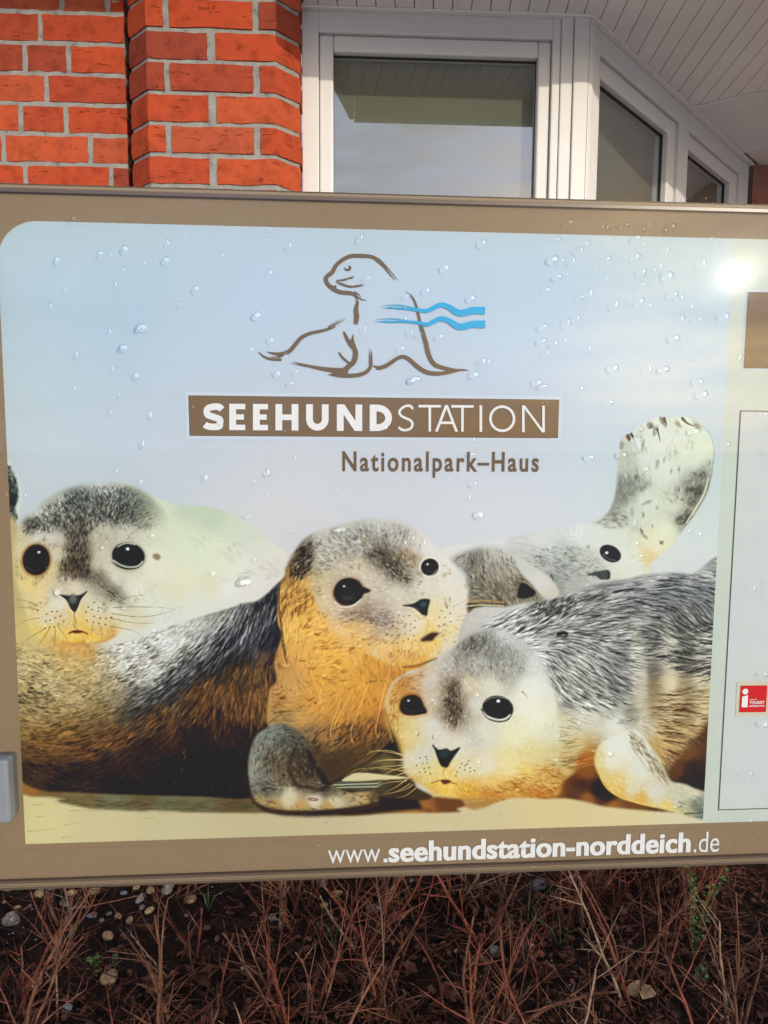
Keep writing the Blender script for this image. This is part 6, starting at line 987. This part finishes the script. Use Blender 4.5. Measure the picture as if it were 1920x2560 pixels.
# grit that nobody could count
gm = MB(); rg = random.Random(8)
def tiny(mb, x, y, z, s):
    p = [Vector((rg.uniform(-1, 1), rg.uniform(-1, 1), rg.uniform(-1, 1))).normalized() * s * rg.uniform(.6, 1) for _ in range(4)]
    c = Vector((x, y, z)); a, b, d, e = [(c + Vector(t)) for t in ((s, 0, 0), (-.4 * s, .8 * s, 0), (-.5 * s, -.7 * s, .1 * s), (rg.uniform(-.2, .2) * s, rg.uniform(-.2, .2) * s, .8 * s))]; mb.add([a, b, d, e], [(0, 1, 3), (1, 2, 3), (2, 0, 3), (2, 1, 0)])
for _ in range(900):
    x, y = rg.uniform(-1.2, 1.2), rg.uniform(.82, 1.95); tiny(gm, x, y, ground_z(x, y), rg.uniform(.001, .004))
tag(gm.build('grit', M['stone3']), 'fine grit scattered over the dark soil', 'grit', kind='stuff')
# stems
def stem_mat(name, c0, c1, c2): return mottled(name, [(.25, c0), (.5, c1), (.8, c2)], 55, 5, .75, .4, 300, perobj=.3, spec=.3)
M['stem'] = stem_mat('red_stem', (.06, .014, .008), (.14, .038, .020), (.25, .09, .048)); M['stem2'] = stem_mat('brown_stem', (.05, .020, .011), (.11, .046, .025), (.20, .10, .055)); M['stem3'] = stem_mat('pale_dry_stem', (.12, .075, .045), (.20, .13, .08), (.30, .22, .145))
def grow(mb, p, d, L, r, depth, rn, droop=.25):
    k = max(4, int(L / .016)); pts = [p.copy()]; rs_ = [r]; ax = Vector((rn.uniform(-1, 1), rn.uniform(-1, 1), rn.uniform(-.5, .5)))
    for i in range(k):
        d = (d + ax * rn.uniform(-.02, .07) + Vector((rn.uniform(-1, 1), rn.uniform(-1, 1), rn.uniform(-1, 1))) * .10).normalized(); p = p + d * (L / k); pts.append(p.copy()); rs_.append(r * (1 - .62 * (i + 1) / k) * (1 + .25 * (i % 3 == 1)))
    mb.tube(pts, rs_, 6 if r > .002 else 4)
    if depth > 0:
        for i in range(2, k + 1):
            if rn.random() < (.55 if depth > 1 else .5):
                t = d.orthogonal().normalized(); t.rotate(__import__('mathutils').Quaternion(d, rn.uniform(0, 6.28))); loc = (pts[i] - pts[i - 1]).normalized()
                nd = (loc * rn.uniform(.4, 1.0) + t * rn.uniform(.6, 1.1) + Vector((0, 0, .15))).normalized(); grow(mb, pts[i], nd, L * rn.uniform(.18, .45), rs_[i] * rn.uniform(.45, .7), depth - 1, rn)
rb = random.Random(21)
rows = ((.98, 6, 'in the nearest row'), (1.17, 7, 'in the second row'), (1.34, 7, 'in the third row'), (1.52, 7, 'in the row below the sign edge'))
ORD = ('first', 'second', 'third', 'fourth', 'fifth', 'sixth', 'seventh')
for ri, (yy, n, rowname) in enumerate(rows):
    for i in range(n):
        half = .60 + .27 * (yy - 1.0) + .05; x = -half + 2 * half * (i + .5) / n + rb.uniform(-.05, .05); y = yy + rb.uniform(-.07, .07)
        if ri >= 2 and x < -.25 and rb.random() < .55: y -= .10
        root = empty('bare_shrub', (x, y, ground_z(x, y) - .004)); nb = rb.choice((4, 5, 6, 6)); sparse = ri >= 1 and x < -.22
        if sparse: nb = 3
        for b in range(nb):
            mb = MB(); a = rb.uniform(0, 6.28); lean = rb.uniform(.15, .8); d = Vector((math.cos(a) * lean, math.sin(a) * lean, 1)).normalized(); L = rb.uniform(.13, .30) * (.75 if sparse else 1.0)
            grow(mb, Vector((rb.uniform(-.035, .035), rb.uniform(-.035, .035), 0)), d, L, rb.uniform(.0016, .0042), 2, rb); mb.build('branch', M[rb.choice(('stem', 'stem', 'stem', 'stem2', 'stem2', 'stem2', 'stem2', 'stem3'))], root, True)
        tag(root, f'bare reddish twiggy shrub, {ORD[i]} from the left {rowname}', 'shrub', 'bare shrubs in the bed')
# a few long stems that stand out
LONG = [(zS(45, 830), zS(95, 590), .0036, 'stem'), (zS(250, 825), zS(245, 435), .0036, 'stem3'), (zS(205, 480), zS(203, 250), .0032, 'stem'), (zS(920, 820), zS(1005, 440), .0034, 'stem'), (zS(1138, 830), zS(1150, 440), .0036, 'stem'), (zS(1325, 825), zS(1275, 520), .0036, 'stem3'), (zS(735, 600), zS(565, 442), .0034, 'stem3'), (zS(1545, 610), zS(1522, 345), .003, 'stem'), (zS(1659, 735), zS(1525, 600), .003, 'stem'), (zS(860, 520), zS(665, 270), .0034, 'stem'),
        (zS2(268, 825), zS2(105, 420), .0034, 'stem'), (zS2(665, 830), zS2(610, 440), .003, 'stem'), (zS2(90, 830), zS2(0, 750), .0034, 'stem'), (zS2(820, 820), zS2(822, 655), .0028, 'stem3'), (zS2(1085, 800), zS2(845, 200), .0036, 'stem'), (zS2(1540, 825), zS2(1160, 500), .003, 'stem'), (zS2(580, 595), zS2(330, 560), .0028, 'stem3'), (zS2(1260, 500), zS2(1350, 150), .0034, 'stem'), (zS2(1085, 330), zS2(1088, 155), .004, 'stem'), (zS2(850, 262), zS2(605, 178), .003, 'stem3'), (zS2(1560, 440), zS2(1480, 150), .003, 'stem2'), (zS2(270, 400), zS2(280, 180), .003, 'stem')]
for i, (q0, q1, r_, mt) in enumerate(LONG):
    x, y = on_ground(*q0); base = Vector((x, y, ground_z(x, y) - .003)); y1 = y + rb.uniform(.02, .10); d = fwd + rt * ((q1[0] - 960) / 1800) + upv * ((1280 - q1[1]) / 1800); tip = CP + d * (y1 / d.y)
    mb = MB(); k = 9; bow = Vector((rb.uniform(-.015, .015), rb.uniform(-.02, .02), rb.uniform(-.01, .01))); pts = [base.lerp(tip, t / k) + bow * math.sin(math.pi * t / k) + Vector((rb.uniform(-1, 1), rb.uniform(-1, 1), 0)) * .0015 for t in range(k + 1)]
    mb.tube([p - base for p in pts], [r_ * (1 - .45 * t / k) * .62 for t in range(k + 1)], 7)
    for t in range(2, k):
        if rb.random() < .5: grow(mb, pts[t] - base, ((tip - base).normalized() + Vector((rb.uniform(-1, 1), rb.uniform(-1, 1), .2)) * .8).normalized(), rb.uniform(.03, .08), r_ * .3, 1, rb)
    root = empty('bare_sapling', base); mb.build('stem', M[mt], root, True)
    tag(root, f"{'pale dry' if mt == 'stem3' else ('brownish' if mt == 'stem2' else 'reddish')} {'leaning' if abs(q0[0] - q1[0]) > 60 else 'upright'} single stem {near(*q0)}, {'nearest row' if q0[1] > 2470 else ('middle row' if q0[1] > 2330 else 'back row')}", 'sapling', 'single bare saplings in the bed')
# tangled fine twigs and leaf litter: one mass each
tw = MB(); rt_ = random.Random(31)
for _ in range(6500):
    x, y = rt_.uniform(-.95, .95), rt_.uniform(.85, 1.72)
    if x < -.12 and y > 1.22 and rt_.random() < .8 * min(1, (-.12 - x) * 4): continue
    z = ground_z(x, y) + abs(rt_.gauss(0, .034)); a = rt_.uniform(0, 6.28); d = Vector((math.cos(a), math.sin(a), rt_.uniform(-.2, .9))).normalized(); p = Vector((x, y, z)); pts = [p]; L = rt_.uniform(.02, .085)
    for i in range(4): d = (d + Vector((rt_.uniform(-1, 1), rt_.uniform(-1, 1), rt_.uniform(-1, 1))) * .28).normalized(); p = p + d * L / 4; pts.append(p)
    r0 = rt_.choice((.0004, .0005, .0007, .0009, .0012, .0019)); tw.tube(pts, [r0, r0 * .95, r0 * .85, r0 * .7, r0 * .4], 4, False)
M['tangle'] = mottled('dead_twig', [(.25, (.016, .006, .004)), (.5, (.055, .019, .011)), (.75, (.15, .060, .033))], 9, 4, .8, .3, 300, spec=.2)
tag(tw.build('twig_tangle', M['tangle'], None, True), 'tangle of thin dead twigs over the soil', 'twigs', kind='stuff')
M['leaf'] = mottled('dead_leaf', [(.25, (.045, .014, .007)), (.55, (.11, .036, .015)), (.85, (.22, .09, .035))], 26, 5, .75, .4, 200, perobj=.3)
M['leaf2'] = mottled('pale_dead_leaf', [(.25, (.30, .18, .08)), (.55, (.44, .30, .16)), (.85, (.56, .43, .27))], 26, 5, .75, .4, 200, perobj=.2)
def leaf_geo(mb, p, s, rn):
    a = rn.uniform(0, 6.28); ux = Vector((math.cos(a), math.sin(a), rn.uniform(-.5, .5))).normalized(); uy = Vector((-ux.y, ux.x, rn.uniform(-.5, .7))).normalized(); un = ux.cross(uy); c = rn.uniform(.15, .6) * s
    g = [(-.5, 0, .2), (-.2, .28, .5), (.15, .30, .35), (.5, 0, .1), (.15, -.30, .45), (-.2, -.26, .6), (0, 0, 0)]; v = [p + ux * x * s + uy * y * s + un * z * c for x, y, z in g]; mb.add(v, [(6, 0, 1), (6, 1, 2), (6, 2, 3), (6, 3, 4), (6, 4, 5), (6, 5, 0)])
lm = MB(); rl_ = random.Random(41)
for _ in range(5200):
    x, y = rl_.uniform(-.95, .95), rl_.uniform(.85, 1.75)
    if (x < -.2 and y > 1.2 and rl_.random() < .75) or rl_.random() > .35 + .9 * abs(noise.noise(Vector((x * 5, y * 5, 9)))) : continue
    leaf_geo(lm, Vector((x, y, ground_z(x, y) + rl_.uniform(.0, .02))), rl_.uniform(.006, .022), rl_)
tag(lm.build('leaf_litter', M['leaf'], None, True), 'brown leaf litter lying between the shrubs', 'leaf litter', kind='stuff')
LV = [(zS2(1115, 735), 90, 'leaf2', 'pale curled'), (zS2(1080, 745), 50, 'leaf2', 'small pale'), (zS2(110, 610), 60, 'leaf', 'orange brown'), (zS2(295, 690), 70, 'leaf', 'dark orange'), (zS2(345, 690), 50, 'leaf', 'narrow orange'), (zS2(725, 655), 80, 'leaf', 'broad brown'), (zS2(415, 745), 60, 'leaf', 'crumpled brown'), (zS2(800, 590), 60, 'leaf', 'rusty'), (zS(660, 640), 80, 'leaf', 'wide rusty'), (zS(870, 640), 80, 'leaf', 'curled rusty'), (zS(1470, 640), 60, 'leaf', 'light brown'), (zS2(640, 540), 26, 'leaf2', 'tiny pale'), (zS2(318, 550), 26, 'leaf2', 'tiny tan'), (zS2(770, 200), 50, 'leaf', 'upright brown'), (zS2(150, 455), 40, 'leaf', 'tan brown')]
for q, sz, mt, nm in LV:
    x, y = on_ground(*q); mb = MB(); s_ = sz / 1.728 * 1.75 / 1800
    for _ in range(2 if sz > 55 else 1): leaf_geo(mb, Vector((rl_.uniform(-.2, .2) * s_, rl_.uniform(-.2, .2) * s_, .012 + rl_.uniform(0, .006))), s_, rl_)
    o = mb.build('dead_leaf', M[mt], None, True); o.location = (x, y, ground_z(x, y)); tag(o, f"{nm} dead leaf {near(*q)}, {'near the lower edge' if q[1] > 2440 else 'further back'}", 'leaf', 'single dead leaves')
# green shoots
M['green'] = mottled('green_leaf', [(.3, (.035, .10, .014)), (.7, (.10, .22, .035))], 40, 4, .6, perobj=.1)
M['green2'] = mottled('dull_green_leaf', [(.3, (.02, .055, .016)), (.7, (.055, .12, .035))], 40, 4, .6, perobj=.1)
def shoot(q, h, n, spread, ls, mat, label, name='green_shoot', lean=(0, 0)):
    x, y = on_ground(*q); root = empty(name, (x, y, ground_z(x, y))); rn = random.Random(int(q[0])); st = MB(); lf = MB()
    for k in range(n):
        a = rn.uniform(0, 6.28); tip = Vector((math.cos(a) * spread + lean[0], math.sin(a) * spread * .6 + lean[1], h * rn.uniform(.5, 1))); pts = [Vector((0, 0, 0)), tip * .5 + Vector((0, 0, h * .12)), tip]; st.tube(pts, [.0009, .0008, .0005], 5)
        for t in np.linspace(.25, 1, max(3, int(h / .012))):
            p = pts[0].lerp(pts[1], t * 2) if t < .5 else pts[1].lerp(pts[2], t * 2 - 1)
            for _ in range(2): leaf_geo(lf, p + Vector((rn.uniform(-1, 1), rn.uniform(-1, 1), rn.uniform(-.5, .8))) * ls * .7, ls * rn.uniform(.7, 1.2), rn)
    st.build('stem', M['green2'], root, True); lf.build('leaves', M[mat], root, True); tag(root, label, 'plant')
shoot(zS(415, 590), .03, 4, .014, .011, 'green', 'tiny bright green seedling left of centre on the bare soil')
shoot(zS(490, 570), .03, 2, .012, .010, 'green2', 'dull green seedling just right of the bright one')
shoot(zS2(1330, 560), .16, 5, .035, .009, 'green', 'feathery green plant between the stems at the right', lean=(.05, .06))
shoot(zS2(1360, 720), .07, 3, .025, .008, 'green2', 'low dull green sprig below the feathery green plant')
shoot(zS2(65, 300), .05, 2, .012, .007, 'green2', 'small green sprig at the middle under the sign')
shoot(zS2(545, 470), .04, 3, .02, .008, 'green2', 'olive green sprig among the twigs right of centre')
def blades(q, n, h, label):
    x, y = on_ground(*q); root = empty('grass_tuft', (x, y, ground_z(x, y))); rn = random.Random(int(q[1]))
    for k in range(n):
        mb = MB(); a = rn.uniform(0, 6.28); d = Vector((math.cos(a) * .5, math.sin(a) * .4, 1)) * h * rn.uniform(.6, 1); mb.tube([(0, 0, 0), d * .5 + Vector((0, 0, .01)), d + Vector((d.x, d.y, 0)) * .5], [.0013, .0012, .0003], 4); mb.build('blade', M['green2'], root, True)
    tag(root, label, 'grass')
blades(zS2(620, 430), 5, .10, 'thin grass tuft with long blades right of centre'); blades(zS2(760, 540), 4, .09, 'thin grass blades beside the broad brown leaf'); blades(zS(900, 330), 4, .06, 'short grass blades behind the rusty leaves'); blades(zS(1440, 470), 4, .06, 'yellowish short grass tuft under the middle of the sign')

# ---- things that would share a label are told apart by their order from the left
from collections import defaultdict
by = defaultdict(list)
for o in scene.objects:
    if o.parent is None and 'label' in o and 'group' in o: by[o['label']].append(o)
ON = ('first', 'second', 'third', 'fourth', 'fifth', 'sixth', 'seventh', 'eighth', 'ninth', 'tenth', 'eleventh', 'twelfth', 'thirteenth', 'fourteenth', 'fifteenth', 'sixteenth')
for lab, os_ in by.items():
    if len(os_) > 1:
        os_.sort(key=lambda o: o.matrix_world.translation.x / max(.1, o.matrix_world.translation.y) if o.type == 'MESH' and o.name.startswith('water') else o.location.x / max(.1, o.location.y))
        for k, o in enumerate(os_): o['label'] = ' '.join(f'{ON[min(k, 15)]} {lab} from left'.split()) if len(lab.split()) > 12 else f'{lab}, {ON[min(k, 15)]} from left'
